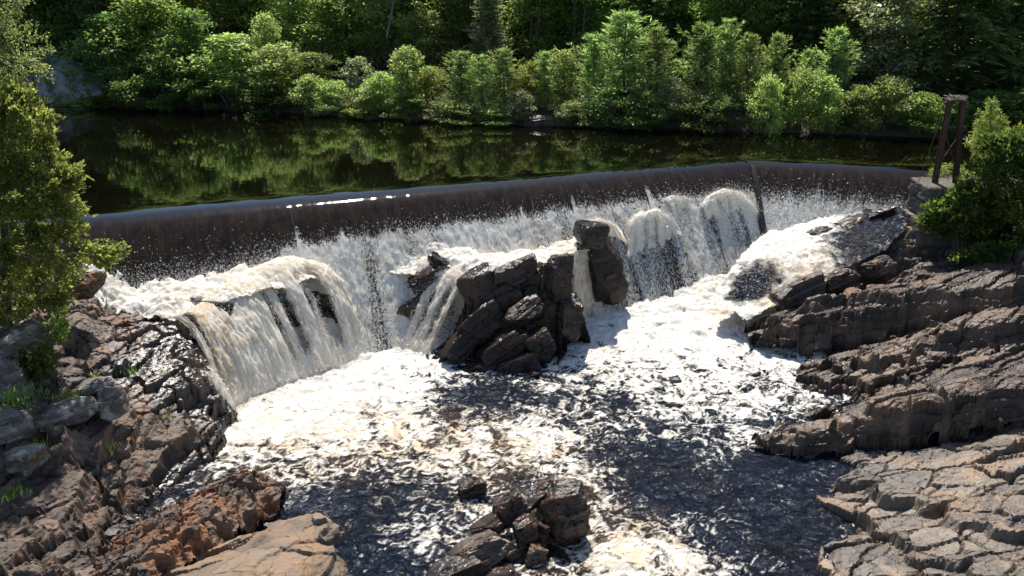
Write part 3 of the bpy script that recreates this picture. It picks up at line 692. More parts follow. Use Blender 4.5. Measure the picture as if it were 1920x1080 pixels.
isl_root = outcrop('rock_island', 'big jagged dark wedge of wet rock in the middle of the falls', 'rock island', isl, M_WET, (Q(835, 655, 33.0), Q(1040, 600, 34.6)), math.radians(-20), res=0.035, thick=0.46, cell=(0.9, 0.6), block=(1.3, 1.0), amp=0.34, low=0.22, tiny=0.8, tilt=-0.30, riser=0.12, seed=131, wet_z=-4.6, crack=0.18, part='rock_block', wet_fn=lambda X, Y, z: 0.55+0*X)
for i, (px, py, Y_, r, yaw, pit, rol, ww) in enumerate([(905, 535, 34.7, (0.85, 0.7, 0.75), 30, -14, -22, .6), (968, 512, 35.0, (1.0, 0.7, 0.55), 14, -18, -20, .6), (1046, 520, 34.6, (0.55, 0.7, 1.0), 20, -8, 14, .6), (985, 585, 33.7, (1.0, 0.55, 0.5), 24, -30, -26, .4), (1066, 592, 33.9, (0.5, 0.65, 0.85), 4, 4, 8, .6), (905, 606, 33.5, (1.05, 0.6, 0.6), 20, -24, -32, .6), (865, 648, 32.9, (0.85, 0.55, 0.55), 22, -20, -36, .7), (945, 652, 32.7, (1.15, 0.6, 0.6), 18, -20, -28, .5), (1012, 648, 33.0, (0.6, 0.65, 0.7), 15, -6, -16, .5), (975, 690, 32.2, (0.95, 0.6, 0.55), 8, -8, -14, .6), (890, 695, 32.1, (0.8, 0.45, 0.36), 14, 0, -12, .8)]):
    child('rock_block', rock_mesh('rock_block', Q(px, py, Y_+0.30), np.array(r)*1.22, yaw, pit, rol, seed=1300+i*7, sub=4, wet=ww, beds=0.045, cuts=16, rough=0.04, wet_z=-4.8), M_WET, isl_root)
island('upright_rock', 'tall upright dark rock with black cap, standing alone in white water near the weir', 'rock', [
    (1126, 505, 38.2, (1.0, 0.95, 1.95), 30, -6, -9, M_UPR, 0.1), (1138, 528, 38.2, (0.8, 0.85, 1.2), 26, -4, -6, M_UPR, 0.3),
    (1108, 440, 38.0, (0.88, 0.9, 0.66), 20, -8, 10, M_WET, 0.8),
    (1092, 475, 38.5, (0.45, 0.5, 0.6), 10, 0, 14, M_WET, 0.5),
], M_WET, wet=0.3, beds=0.022, boxy=0.82, wet_z=-4.6, round_=0.16, cuts=14)
island('washed_rock', 'small black rock half buried in spray left of the rock island', 'rock', [
    (822, 500, 36.4, (0.55, 0.5, 0.62), 20, 10, 12), (800, 540, 35.9, (0.75, 0.5, 0.8), 15, 0, -24), (775, 590, 35.4, (0.7, 0.5, 0.8), 10, 0, -20)], M_WET, wet=0.7)
island('water_rock', 'small dark wedge of rock alone in dark rippled water', 'rock', [(886, 916, F(886, 935, POOL)[1]+0.25, (0.52, 0.42, 0.42), 12, -8, -12)], M_WET, wet=0.35, beds=0.05, wet_z=-5.5)
YB = F(1060, 1030, POOL)[1]
island('boulder_cluster', 'cluster of cracked dark blocks in the dark water, one large block on its end', 'rock', [
    (1060, 966, YB+0.55, (0.78, 0.75, 0.98), 22, -8, 8),
    (1010, 925, YB+1.2, (0.85, 0.4, 0.28), 30, 0, -22, M_RB),
    (955, 950, YB+0.75, (0.62, 0.42, 0.42), 24, -5, -24),
    (915, 990, YB+0.25, (0.5, 0.4, 0.32), 20, 0, -20),
    (985, 995, YB+0.1, (0.42, 0.4, 0.45), 18, -10, -18),
    (960, 1040, YB-0.35, (0.45, 0.42, 0.45), 30, -14, -12),
    (1005, 1045, YB-0.45, (0.36, 0.4, 0.45), 10, -10, 10, M_LAM, 0.3),
    (1015, 1000, YB+0.1, (0.3, 0.35, 0.4), 40, 0, 12),
    (900, 1032, YB-0.5, (1.0, 0.5, 0.35), 22, -8, -16, M_RB, 0.3),
    (850, 1075, YB-1.1, (1.0, 0.55, 0.4), 20, -6, -14, M_RB, 0.3),
    (935, 1085, YB-1.0, (0.6, 0.5, 0.4), 15, -8, -10, M_RB, 0.2),
    (1000, 1085, YB-0.9, (0.5, 0.5, 0.4), 35, -8, 8),
], M_WET, wet=0.5, beds=0.05, wet_z=-5.3, cuts=14)
island('chute_rock', 'smooth wet brown wedge of rock beside the tan chute below the pier', 'rock', [
    (1500, 548, 36.6, (1.75, 0.75, 0.62), 10, -22, -20, M_RB, 0.35), (1570, 525, 37.0, (0.9, 0.7, 0.55), 20, -15, -14, M_WET, 0.4), (1640, 500, 37.9, (0.8, 0.7, 0.5), 20, -15, -14, M_CLIFF, 0.2)], M_WET, wet=0.4)
island('ridge_rock', 'black wet ridge of rock across the rapids at the foot of the short weir', 'rock', [
    (1535, 437, 41.0, (0.75, 0.5, 0.30), 15, 0, -16), (1590, 420, 41.4, (0.75, 0.5, 0.30), 15, 0, -14), (1650, 402, 41.6, (0.9, 0.5, 0.28), 10, 0, -14), (1592, 447, 40.2, (0.6, 0.4, 0.3), 10, 0, -14)], M_WET, wet=0.8)
island('rubble_rocks', 'pinkish sunlit broken stones lying along the ledge beneath the pier', 'rock', [
    (1560, 568, 35.6, (0.5, 0.4, 0.3), 20, 0, -10), (1600, 560, 35.7, (0.55, 0.5, 0.38), 50, 0, -10), (1640, 552, 35.9, (0.5, 0.5, 0.4), 80, 0, -10), (1530, 578, 35.2, (0.4, 0.3, 0.22), 10, 0, -10), (1675, 545, 36.1, (0.45, 0.5, 0.4), 20, 0, -5)], M_LAM, wet=0.0, beds=0.05, part='stone')
# pale lichened boulders on the left bank
pale = [((45, 640), 26.6, (0.95, 0.9, 0.8), 'pale grey boulder under the cedar, highest of the lichened boulders'),
        ((20, 715), 25.2, (0.6, 0.6, 0.9), 'tall pale boulder at the picture edge beside the leafy shrub'),
        ((130, 772), 24.2, (0.95, 0.6, 0.42), 'long pale lichened boulder below the leafy shrub'),
        ((178, 730), 25.3, (0.62, 0.5, 0.36), 'rounded pale boulder with moss, beside the tiny puddle'),
        ((210, 752), 24.8, (0.5, 0.4, 0.55), 'blocky pale boulder at the edge of the dark bank'),
        ((20, 800), 23.0, (0.7, 0.6, 0.55), 'pale lichened boulder with red needles beside it'),
        ((50, 860), 21.8, (0.6, 0.5, 0.42), 'lowest pale boulder, with a small green plant on its side'),
        ((150, 535), 29.6, (0.9, 0.7, 0.55), 'pinkish grey boulder below the cedar branch beside the white water')]
for (p, Y, r, lab) in pale:
    island('boulder', lab, 'boulder', [(p[0], p[1], Y, r, p[0] % 50, -8, -10)], M_PALE if p[0] != 150 else M_LAM, beds=0.05, boxy=0.82, round_=0.18, rough=0.05, cuts=13, group='pale boulders on the left bank', part='stone', wet_z=-9)

# ------------------------------------------------------------------ water below the weir
pool_lvl = [(1180, 560, -4.95), (1250, 535, -4.7), (1320, 525, -4.45), (1380, 510, -4.3), (1300, 590, -5.2), (1400, 600, -5.4), (1200, 625, -5.45), (1100, 630, -5.5), (600, 700, -5.5), (700, 640, -5.4), (640, 620, -5.2), (760, 620, -5.2), (450, 760, -5.5), (1000, 720, -5.5), (800, 800, -5.5),
            (1300, 700, -5.5), (1500, 760, -5.5), (400, 900, -5.5), (800, 1000, -5.5), (1200, 1000, -5.5), (1500, 1000, -5.5), (1000, 1150, -5.5), (1500, 1150, -5.5), (600, 1000, -5.5), (600, 1200, -5.5), (1650, 720, -5.5), (300, 800, -5.5), (1180, 1040, -5.42), (1240, 1050, -5.4)]
res = 0.056
X, Y = np.meshgrid(np.arange(-13.5, 15.5, res), np.arange(17.5, 42.5, res))
Z = np.clip(rbf([F(*p) for p in pool_lvl], X, Y), -5.56, -3.6)
den = [(450, 760, 1), (520, 720, 1.1), (600, 690, 1.1), (680, 660, 1.1), (740, 650, 1.1), (600, 740, 1), (700, 710, 1.0), (770, 680, .95), (500, 790, .95), (430, 820, .9), (430, 860, .62), (560, 800, .9), (650, 780, .85), (760, 760, .85), (790, 700, .8),
       (850, 700, .55), (960, 705, .5), (840, 735, .34), (900, 745, .24), (960, 735, .25), (850, 770, .30), (1000, 700, .42), (930, 780, .40), (560, 850, .62), (500, 850, .6), (700, 830, .66), (850, 830, .66), (980, 810, .66), (1040, 860, .62), (1000, 770, .45), (1050, 780, .42), (640, 880, .5), (780, 870, .5), (900, 870, .5),
       (560, 930, .30), (700, 920, .22), (620, 960, .26), (800, 940, .34), (770, 985, .46), (850, 975, .44), (730, 1030, .34), (700, 1060, .20), (960, 890, .4), (1050, 900, .45), (830, 890, .42),
       (1150, 600, 1.0), (1200, 570, 1.1), (1260, 560, 1.15), (1350, 550, 1.15), (1400, 600, 1.0), (1120, 640, .95), (1250, 630, 1.0), (1350, 640, .9), (1080, 670, .70), (1200, 670, .70), (1300, 680, .62), (1400, 670, .70),
       (1100, 720, .48), (1060, 720, .46), (1200, 720, .56), (1300, 730, .58), (1400, 730, .6), (1150, 780, .42), (1250, 790, .40), (1350, 780, .50), (1430, 740, .62), (1500, 760, .45), (1450, 690, .65), (1520, 780, .35), (1390, 810, .48),
       (1150, 860, .32), (1250, 860, .22), (1350, 860, .36), (1450, 880, .18), (1200, 930, .26), (1300, 940, .24), (1400, 950, .27), (1500, 950, .15), (1150, 960, .45), (1200, 1000, .55), (1120, 1050, .6), (1200, 1060, .66), (1270, 1050, .7), (1310, 1080, .62), (1360, 1030, .3), (1450, 1050, .28), (1500, 1080, .25), (1130, 1010, .40), (1000, 1150, .3), (1400, 1200, .3), (600, 1150, .2), (300, 900, .4), (1700, 800, .3)]
dp = [np.append(F(p, y, POOL)[:2], v) for p, y, v in den]
dens = np.clip(rbf(dp, X, Y), 0.22, 1.25)*(1-0.10*sstep(0.5, 0.9, rbf(dp, X, Y)))
qx = X+0.55*fbm(X*0.7, Y*0.7, 3, 201)+0.22*fbm(X*2.2, Y*2.2, 3, 203); qy = Y+0.55*fbm(X*0.7, Y*0.7, 3, 202)+0.22*fbm(X*2.2, Y*2.2, 3, 204)
r1_ = 1-np.abs(fbm(qx*0.85, qy*1.0, 4, 205))*3.2; r2_ = 1-np.abs(fbm(qx*2.3, qy*2.6, 4, 206))*3.6; r3_ = np.clip(1-np.abs(fbm(qx*1.7+9, qy*2.4, 5, 208))*7, -0.2, 1)
patch = fbm(qx*0.55, qy*0.6, 3, 207)
r4_ = np.clip(1-np.abs(fbm(qx*3.6+2, qy*5.0, 4, 209))*6, -0.2, 1)
foam = 0.41+(dens-0.5)*1.25+0.22*(r1_-0.45)+0.16*(r2_-0.45)+(0.26*(r3_-0.1)+0.20*(r4_-0.1))*(0.55+0.6*sstep(0.15, 0.45, dens))+0.26*patch
tur = np.clip(dens, 0, 1)
wav = fbm(qx*0.9, qy*1.4, 5, 211, 0.52)
wz = (0.06+0.20*tur**2)*wav+(0.025+0.05*tur)*(1-np.abs(fbm(qx*2.6, qy*3.6, 4, 215))*2)+0.020*fbm(X*7, Y*9, 3, 217)+(0.055*fbm(qx*2.6+4, qy*3.6, 3, 218)+0.03*(1-np.abs(fbm(qx*4.2, qy*5.8, 2, 219))*2))*(1-0.5*tur)
calm = np.exp(-((X-F(900, 740, POOL)[0])/1.6)**2-((Y-F(900, 740, POOL)[1])/0.8)**2)
tn = [(600, 850, .8), (700, 830, .9), (850, 820, 1.), (950, 830, .9), (520, 790, .5), (450, 820, .6), (700, 700, .15), (600, 700, .15), (780, 870, .6), (1150, 1000, .9), (1230, 1050, .8), (1180, 930, .5), (1300, 650, .2), (1200, 560, .1), (1350, 560, .25), (1410, 590, .6), (1450, 700, .15), (1300, 900, 0), (1500, 900, 0), (700, 1000, 0), (900, 740, .2), (1100, 720, .3), (1300, 760, .3), (1100, 640, .2), (1450, 1050, .1), (430, 770, .35)]
tanv = np.clip(rbf([np.append(F(p, y, POOL)[:2], v) for p, y, v in tn], X, Y)+0.3*fbm(qx*1.2, qy*1.5, 3, 221), 0, 1)
V = np.stack([X+0.06*tur*fbm(X*2, Y*2, 2, 225), Y, Z+wz], -1)
POOLG = (X, Y, V[..., 2], np.clip(dens, 0, 1.2))
flow = np.stack([qx, qy, np.zeros_like(X)], -1)
me = fast_mesh('pool_water', V.reshape(-1, 3), grid_faces(*X.shape), {'foam': np.clip(foam, 0, 1).ravel(), 'tan': tanv.ravel(), 'flow': flow.reshape(-1, 3)}, True)
o = obj('pool_water', me, M_POOL); o['kind'] = 'structure'

def rapids(name, ctrl, foamc, tanc, res=0.05, amp=0.30, seed=300, margin=0.0, sx=1.0, sy=1.0):
    c = np.array(ctrl); H = hull(c[:, :2])
    x0, y0 = H.min(0)-0.3; x1, y1 = H.max(0)+0.3
    X, Y = np.meshgrid(np.arange(x0, x1, res), np.arange(y0, y1, res))
    Z = rbf(c, X, Y)
    d = np.clip(rbf(foamc, X, Y), 0, 1.2); tv = np.clip(rbf(tanc, X, Y)+0.3*fbm(X*1.3, Y*1.3, 3, seed+1), 0, 1)
    qx = X+0.3*fbm(X, Y, 3, seed+2); qy = Y+0.3*fbm(X, Y, 3, seed+3)
    lump = fbm(qx*1.3*sx, qy*1.3*sy, 5, seed+4, 0.55)
    Z = Z+amp*lump*(0.35+0.65*np.minimum(d, 1))+0.10*(1-np.abs(fbm(qx*3*sx, qy*3*sy, 4, seed+5))*2)
    foam = 0.5+(d-0.5)*1.4+0.4*fbm(qx*2*sx, qy*2*sy, 4, seed+6)
    ins = np.ones(X.shape, bool)
    for i in range(len(H)):
        p0, p1 = H[i], H[(i+1) % len(H)]; ed = (p1-p0)/np.linalg.norm(p1-p0)
        ins &= ((X-p0[0])*(-ed[1])+(Y-p0[1])*ed[0]) > -margin+0.15*fbm(X*1.5, Y*1.5, 3, seed+9)-0.05
    Fa = grid_faces(*X.shape); Fa = Fa[ins.ravel()[Fa].all(1)]
    V = np.stack([X, Y, Z], -1).reshape(-1, 3)
    flow = np.stack([qx*sx, qy*sy, np.zeros_like(X)], -1).reshape(-1, 3)
    v2, f2, a2_ = compact(V, Fa, {'foam': np.clip(foam, 0, 1).ravel(), 'tan': tv.ravel(), 'flow': flow})
    o = obj(name, fast_mesh(name, v2, f2, a2_, True), M_POOL); o['kind'] = 'structure'
    return v2, a2_['foam']
SPRAYS = []                           # (points, jitter, count, size, upward)
def lift(p, dz, dy=0.0): q = np.array(p); q[2] += dz; q[1] += dy; return q
# shelf of white water at the foot of the weir, left
c = [lift(D(p, y), .12) for p, y in [(150, 500), (200, 520), (270, 543), (350, 533), (430, 512), (530, 500), (610, 520)]]
c += pts((190, 545, -2.15), (240, 575, -2.5), (200, 595, -2.9), (300, 575, -2.45), (345, 590, -2.55), (280, 600, -2.9), (330, 607, -3.0), (400, 555, -2.35), (370, 580, -2.5), (460, 530, -2.25), (530, 512, -2.2), (590, 525, -2.3))
v2, f2 = rapids('shelf_rapids', c, [np.append(F(p, y, -2.4)[:2], v) for p, y, v in [(190, 520, 1), (250, 560, 1), (210, 590, .6), (330, 560, 1), (340, 600, .7), (450, 520, 1.1), (280, 600, .5)]],
       [np.append(F(p, y, -2.4)[:2], v) for p, y, v in [(190, 520, .5), (250, 560, .35), (210, 590, .2), (330, 560, .5), (340, 600, .9), (450, 520, .35), (400, 560, .6)]], amp=0.32, seed=310)
SPRAYS.append((v2[::3], 0.08, 14000, 0.010))
# shelf behind the rock island
c = [lift(D(p, y), .10) for p, y in [(730, 520), (800, 468), (860, 470), (920, 485), (1000, 478), (1070, 455), (1090, 435), (760, 490)]]
c += [Q(805, 500, 36.9), Q(830, 470, 37.2), Q(870, 500, 36.2), Q(900, 492, 36.4), Q(960, 482, 37.0), Q(1030, 476, 37.5), Q(1085, 470, 37.6), Q(1065, 490, 36.6), Q(880, 530, 35.6), Q(850, 520, 36.0)]
v2, f2 = rapids('shelf_rapids', c, [np.append(Q(p, y, Yy)[:2], v) for p, y, Yy, v in [(800, 480, 37, 1.1), (900, 490, 36.5, 1.0), (1000, 480, 37.3, 1.0), (1085, 470, 37.6, 1.)]],
       [np.append(Q(p, y, Yy)[:2], v) for p, y, Yy, v in [(800, 480, 37, .4), (900, 490, 36.5, .3), (1000, 480, 37.3, .35), (1085, 470, 37.6, .8)]], amp=0.34, seed=330)
SPRAYS.append((v2[::3], 0.12, 12000, 0.010))
# rapids sliding down across the rocks from the short weir
c = [lift(D(p, y, seg=2), .05) for p, y in [(1440, 440), (1500, 425), (1560, 408), (1640, 395), (1700, 385)]]
c += [Q(1700, 425, 40.2), Q(1640, 440, 39.8), Q(1580, 460, 39.2), Q(1520, 470, 38.9), Q(1460, 480, 38.9), Q(1420, 470, 40.0), Q(1660, 470, 38.6), Q(1590, 490, 38.2), Q(1520, 500, 37.8), Q(1450, 520, 37.4), Q(1400, 530, 37.6), Q(1345, 545, 37.6), Q(1400, 575, 36.2), Q(1460, 560, 36.6), Q(1400, 600, 35.4), Q(1340, 575, 36.2), Q(1420, 590, 35.6)]
v2, f2 = rapids('sliding_rapids', c, [np.append(Q(p, y, Yy)[:2], v) for p, y, Yy, v in [(1460, 450, 40.5, 1.), (1560, 420, 41, .62), (1680, 400, 41, .08), (1680, 430, 40, .04), (1640, 430, 40, .08), (1620, 405, 41, .35), (1590, 440, 40, .25), (1600, 460, 39.2, .22), (1640, 480, 38.6, .15), (1540, 480, 38.5, .55), (1480, 490, 38.5, .72), (1440, 520, 37.6, .20), (1400, 545, 37, .12), (1430, 540, 37, .14), (1370, 560, 36.6, .35), (1500, 520, 37.4, .60), (1450, 560, 36.6, .9), (1400, 590, 35.6, 1.1), (1340, 550, 37.4, .95)]],
       [np.append(Q(p, y, Yy)[:2], v) for p, y, Yy, v in [(1460, 450, 40.5, .2), (1680, 420, 40, .1), (1540, 480, 38.5, .6), (1500, 515, 37.5, 1.), (1400, 545, 37, .1), (1450, 570, 36.4, 1.), (1400, 590, 35.6, .6)]], amp=0.26, seed=350)
SPRAYS.append((v2[f2 > 0.6][::3], 0.08, 6000, 0.010))

# ------------------------------------------------------------------ free-falling water: torn sheets on parabolic paths
def poly(P, n):
    P = np.array(P); s = np.concatenate([[0], np.cumsum(np.linalg.norm(np.diff(P, axis=0), axis=1))]); s /= s[-1]
    t = np.linspace(0, 1, n); return np.stack([np.interp(t, s, P[:, k]) for k in range(3)], -1)
def waterfall(lip, base, kk=1.1, gaps=(), dens=0.62, tan=0.35, layers=3, seed=400, disp=0.16, spray=6000, nv=70, edge=0.05, tan_edge=None, strand=2.2, size=0.02):
    L0 = poly(lip, 60); W = max(np.linalg.norm(np.diff(poly(base, 60), axis=0), axis=1).sum(), np.linalg.norm(np.diff(L0, axis=0), axis=1).sum())
    nu = int(max(24, W/0.045)); L = poly(lip, nu); B = poly(base, nu)
    # soften the polylines
    for P in (L, B):
        for _ in range(max(2, nu//14)): P[1:-1] = (P[:-2]+P[1:-1]*2+P[2:])/4
    parts = []; allA = {'foam': [], 'tan': [], 'flow': []}
    for ly in range(layers):
        sd = seed+ly*31
        u = np.linspace(0, 1, nu); t = np.linspace(0, 1, nv)
        Tm, Um = np.meshgrid(t, u, indexing='ij'); um = Um*W
        Lr = L+0.22*fbm(u*W*1.2, u*0+ly*3.3, 3, sd+1)[:, None]*np.array([0.3, 0.5, 0.8])
        drop = (Lr[:, 2]-B[:, 2])
        kv = kk*(1+0.25*fbm(u*W*0.9, u*0, 3, sd+2))
        P = Lr[None]*(1-Tm[..., None])+B[None]*Tm[..., None]
        P[..., 2] += drop[None]*kv[None]*Tm*(1-Tm)
        out = B-Lr; out[:, 2] = 0; out = out/(np.linalg.norm(out, axis=1)[:, None]+1e-6)
        N_ = out[None]*0.7+np.array([0, 0, 0.7])
        stn = fbm(um*strand+0.3*fbm(um*2, Tm*2, 2, sd+7), Tm*0.7, 4, sd+3)
        lump = fbm(um*3.0, Tm*5.0, 5, sd+4, 0.6)
        amp = disp*(0.5+0.7*Tm)
        P = P+((stn*0.7+lump*1.25)*amp+(ly-(layers-1)/2)*0.10)[..., None]*N_
        P[..., 0] += 0.06*fbm(um*4, Tm*6, 3, sd+5)
        fo = dens+0.26*stn+0.26*lump
        for g0, gw, gs in gaps:
            fo = fo-gs*np.exp(-((Um-g0+0.02*lump)/gw)**2)*sstep(0.18, 0.45, Tm)*(1-0.7*sstep(0.8, 1.0, Tm))
        fo = fo*(0.55+0.45*sstep(0, edge, Um)*sstep(0, edge, 1-Um))-0.35*(1-sstep(0, edge*0.6, Um)*sstep(0, edge*0.6, 1-Um))
        fo = fo+0.30*(1-sstep(0.0, 0.22, Tm))+0.15*sstep(0.82, 1, Tm)
        tv = np.full(Tm.shape, float(tan))+0.35*fbm(um*1.4, Tm*1.6, 3, sd+6)
        if tan_edge: tv = tv+tan_edge*(1-sstep(0.0, 0.3, Um))
        parts.append((P.reshape(-1, 3), grid_faces(nv, nu)))
        allA['foam'].append(np.clip(fo, 0, 1).ravel()); allA['tan'].append(np.clip(tv, 0, 1).ravel())
        allA['flow'].append(np.stack([um+ly*11, Tm*drop.max()*1.4, Tm*0], -1).reshape(-1, 3))
        SPRAYS.append((P.reshape(-1, 3)[fo.ravel() > 0.40], 0.07+0.04*ly, int(spray*1.6)//layers, size*0.52))
    V, Fa = join(parts)
    o = obj('waterfall', fast_mesh('waterfall', V, Fa, {k: np.concatenate(v) for k, v in allA.items()}, True), M_FALL); o['kind'] = 'structure'
    SPRAYS.append((B, 0.26, int(spray*1.1), size*0.5))
    return L, B

# dark rock behind the biggest fall, seen through its gaps
island('rock_behind_falls', 'black wet rock showing through the torn gaps of the biggest plunge', 'rock', [
    (500, 600, 34.4, (2.2, 1.3, 1.7), 10, 0, 0), (600, 590, 35.0, (1.3, 1.1, 1.6), 0, 0, 0), (420, 620, 32.8, (1.2, 1.4, 1.7), 0, 0, 0)], M_WET, wet=0.9)
zb = -5.45
def BP(*a): return [F(p, y, zb) for p, y in a]
waterfall([Q(345, 588, 31.0), Q(400, 548, 33.0), Q(440, 518, 34.2), Q(490, 494, 35.0), Q(535, 484, 35.4), Q(580, 490, 35.6), Q(615, 506, 35.8)],
          BP((430, 765), (455, 752), (490, 738), (530, 722), (570, 706), (610, 696), (650, 680), (690, 655)), kk=1.3, gaps=((0.47, 0.03, .5), (0.57, 0.045, .5), (0.69, 0.02, .35), (0.78, 0.065, .75)), dens=0.80, tan=0.42, seed=401, spray=26000, tan_edge=0.5, disp=0.2, strand=1.6)
waterfall([Q(320, 592, 30.8), Q(350, 600, 30.6), Q(362, 625, 30.2)], BP((455, 745), (440, 755), (425, 775)), kk=0.8, dens=0.8, tan=0.95, seed=433, spray=2500, disp=0.10, layers=2, edge=0.12)
waterfall([F(385, 690, -3.5), F(400, 715, -3.9)], BP((440, 760), (420, 790)), kk=0.7, dens=0.66, tan=0.3, seed=441, spray=2200, disp=0.10, layers=2)
# around the small washed rock
waterfall([Q(735, 520, 37.6), Q(770, 495, 37.3), Q(800, 480, 37.0), Q(825, 478, 36.9)], BP((712, 622), (730, 636), (748, 644), (765, 650)), kk=0.9, dens=0.56, tan=0.35, seed=451, spray=6000, disp=0.2, gaps=((0.6, 0.1, .4),))
waterfall([Q(825, 508, 36.3), Q(850, 505, 36.1), Q(878, 520, 35.8)], BP((755, 655), (780, 660), (805, 668)), kk=0.6, dens=0.62, tan=0.55, seed=461, spray=6500, disp=0.18, gaps=((0.3, 0.08, .5), (0.75, 0.1, .5)))
# right of the island
waterfall([Q(1055, 482, 36.9), Q(1075, 474, 37.3), Q(1100, 474, 37.4)], [F(1085, 612, -5.4), F(1110, 592, -5.3), F(1132, 575, -5.2)], kk=0.8, dens=0.68, tan=0.8, seed=471, spray=4500, disp=0.14)
# white water pouring past the upright rock
waterfall([Q(1075, 425, 39.8), Q(1100, 412, 40.0), Q(1130, 408, 40.2), Q(1150, 420, 40.2)], [F(1160, 545, -5.0), F(1168, 540, -4.95), F(1178, 538, -4.9), F(1190, 540, -4.9)], kk=0.9, dens=0.66, tan=0.2, seed=481, spray=3500)
# leaping fans at the right end of the long weir
zc = -4.75
def BC(*a): return [F(p, y, zc) for p, y in a]
waterfall([lift(D(1175, 425), .1), lift(D(1195, 408), .15), lift(D(1225, 402), .2), lift(D(1250, 412), .15), lift(D(1265, 430), .1)], BC((1172, 545), (1195, 540), (1225, 534), (1255, 528), (1280, 520)), kk=1.25, gaps=((0.35, 0.05, .35), (0.52, 0.05, .5)), dens=0.74, tan=0.12, seed=491, spray=9000, disp=0.2, strand=2.0)
waterfall([lift(D(1242, 378), .1), lift(D(1262, 372), .12), lift(D(1290, 380), .1)], BC((1280, 520), (1305, 508), (1335, 495)), kk=1.0, gaps=((0.55, 0.08, .3),), dens=0.70, tan=0.12, seed=501, spray=6000, disp=0.2)
waterfall([lift(D(1308, 395), .1), lift(D(1325, 374), .18), lift(D(1352, 366), .2), lift(D(1382, 372), .15), lift(D(1402, 388), .1), lift(D(1418, 405), .05)], [F(1325, 500, -4.5), F(1350, 494, -4.4), F(1380, 484, -4.3), F(1410, 470, -4.0), F(1435, 456, -3.6), F(1450, 445, -3.3)], kk=1.3, gaps=((0.28, 0.05, .5), (0.42, 0.04, .35)), dens=0.74, tan=0.10, seed=511, spray=9500, disp=0.2, strand=2.0)
waterfall([Q(1500, 478, 38.7), Q(1520, 492, 38.2), Q(1530, 505, 37.7)], [F(1385, 590, -5.3), F(1410, 600, -5.35), F(1420, 598, -5.35)], kk=0.5, dens=0.62, tan=0.8, seed=521, spray=3500, disp=0.14)

# ------------------------------------------------------------------ droplets and mist of the falls
s = N('spray_droplets')
M_SPRAY = s.done(_mixsh(s, 0.45, s.n('ShaderNodeBsdfDiffuse', Color=(0.88, 0.87, 0.84)), s.n('ShaderNodeBsdfTranslucent', Color=(0.88, 0.85, 0.78))))
TET = np.array([(1, 1, 1), (1, -1, -1), (-1, 1, -1), (-1, -1, 1)])/1.732
def drops(P, sz):
    n = len(P); g = rng
    V = np.zeros((n, 4, 3))
    a = g.normal(0, 1, (n, 3)); a /= np.linalg.norm(a, axis=1)[:, None]
    b = g.normal(0, 1, (n, 3)); b -= a*(a*b).sum(1)[:, None]; b /= np.linalg.norm(b, axis=1)[:, None]; c_ = np.cross(a, b)
    for k in range(4): V[:, k] = P+(a*TET[k, 0]+b*TET[k, 1]+c_*TET[k, 2])*sz[:, None]
    base = np.arange(n)[:, None, None]*4
    Fa = (base+np.array([(0, 1, 2), (0, 3, 1), (0, 2, 3), (1, 3, 2)])[None]).reshape(-1, 3)
    return V.reshape(-1, 3), Fa
PP = []; SS = []
for P, jit, n, size in SPRAYS:
    if len(P) == 0: continue
    n = int(n*0.45)
    i = rng.integers(0, len(P), n)
    q = P[i]+rng.normal(0, 1, (n, 3))*jit*np.array([1, 1, 1.1])
    q[:, 2] += np.abs(rng.normal(0, 1, n))*jit*0.6
    PP.append(q); SS.append(size*np.exp(rng.normal(0, 0.45, n)))
for Vd, fd, cnt in ((DAM1_FOAM[0], DAM1_FOAM[1], 36000), (DAM2_FOAM[0], DAM2_FOAM[1], 15000)):
    p = np.clip(fd.ravel(), 0, 1)**1.2; p[np.arange(p.size) % 1 == 1] = 0
    i = rng.choice(p.size, cnt, p=p/p.sum())
    q = Vd.reshape(-1, 3)[i]+rng.normal(0, 0.03, (cnt, 3)); q += (np.abs(rng.normal(0.02, 0.05, cnt)))[:, None]*np.array([0.2, -0.7, 0.7])
    PP.append(q); SS.append(0.0105*np.exp(rng.normal(0, 0.5, cnt)))
X, Y, Zp, dn = POOLG
p = np.clip(dn.ravel()-0.7, 0, 1)**1.5; i = rng.choice(p.size, 9000, p=p/p.sum())
q = np.stack([X.ravel()[i], Y.ravel()[i], Zp.ravel()[i]+np.abs(rng.normal(0, 0.10, len(i)))], -1)
PP.append(q); SS.append(0.009*np.exp(rng.normal(0, 0.4, len(i))))
v, f = drops(np.concatenate(PP), np.concatenate(SS))
o = obj('spray', fast_mesh('spray', v, f), M_SPRAY); o['kind'] = 'stuff'

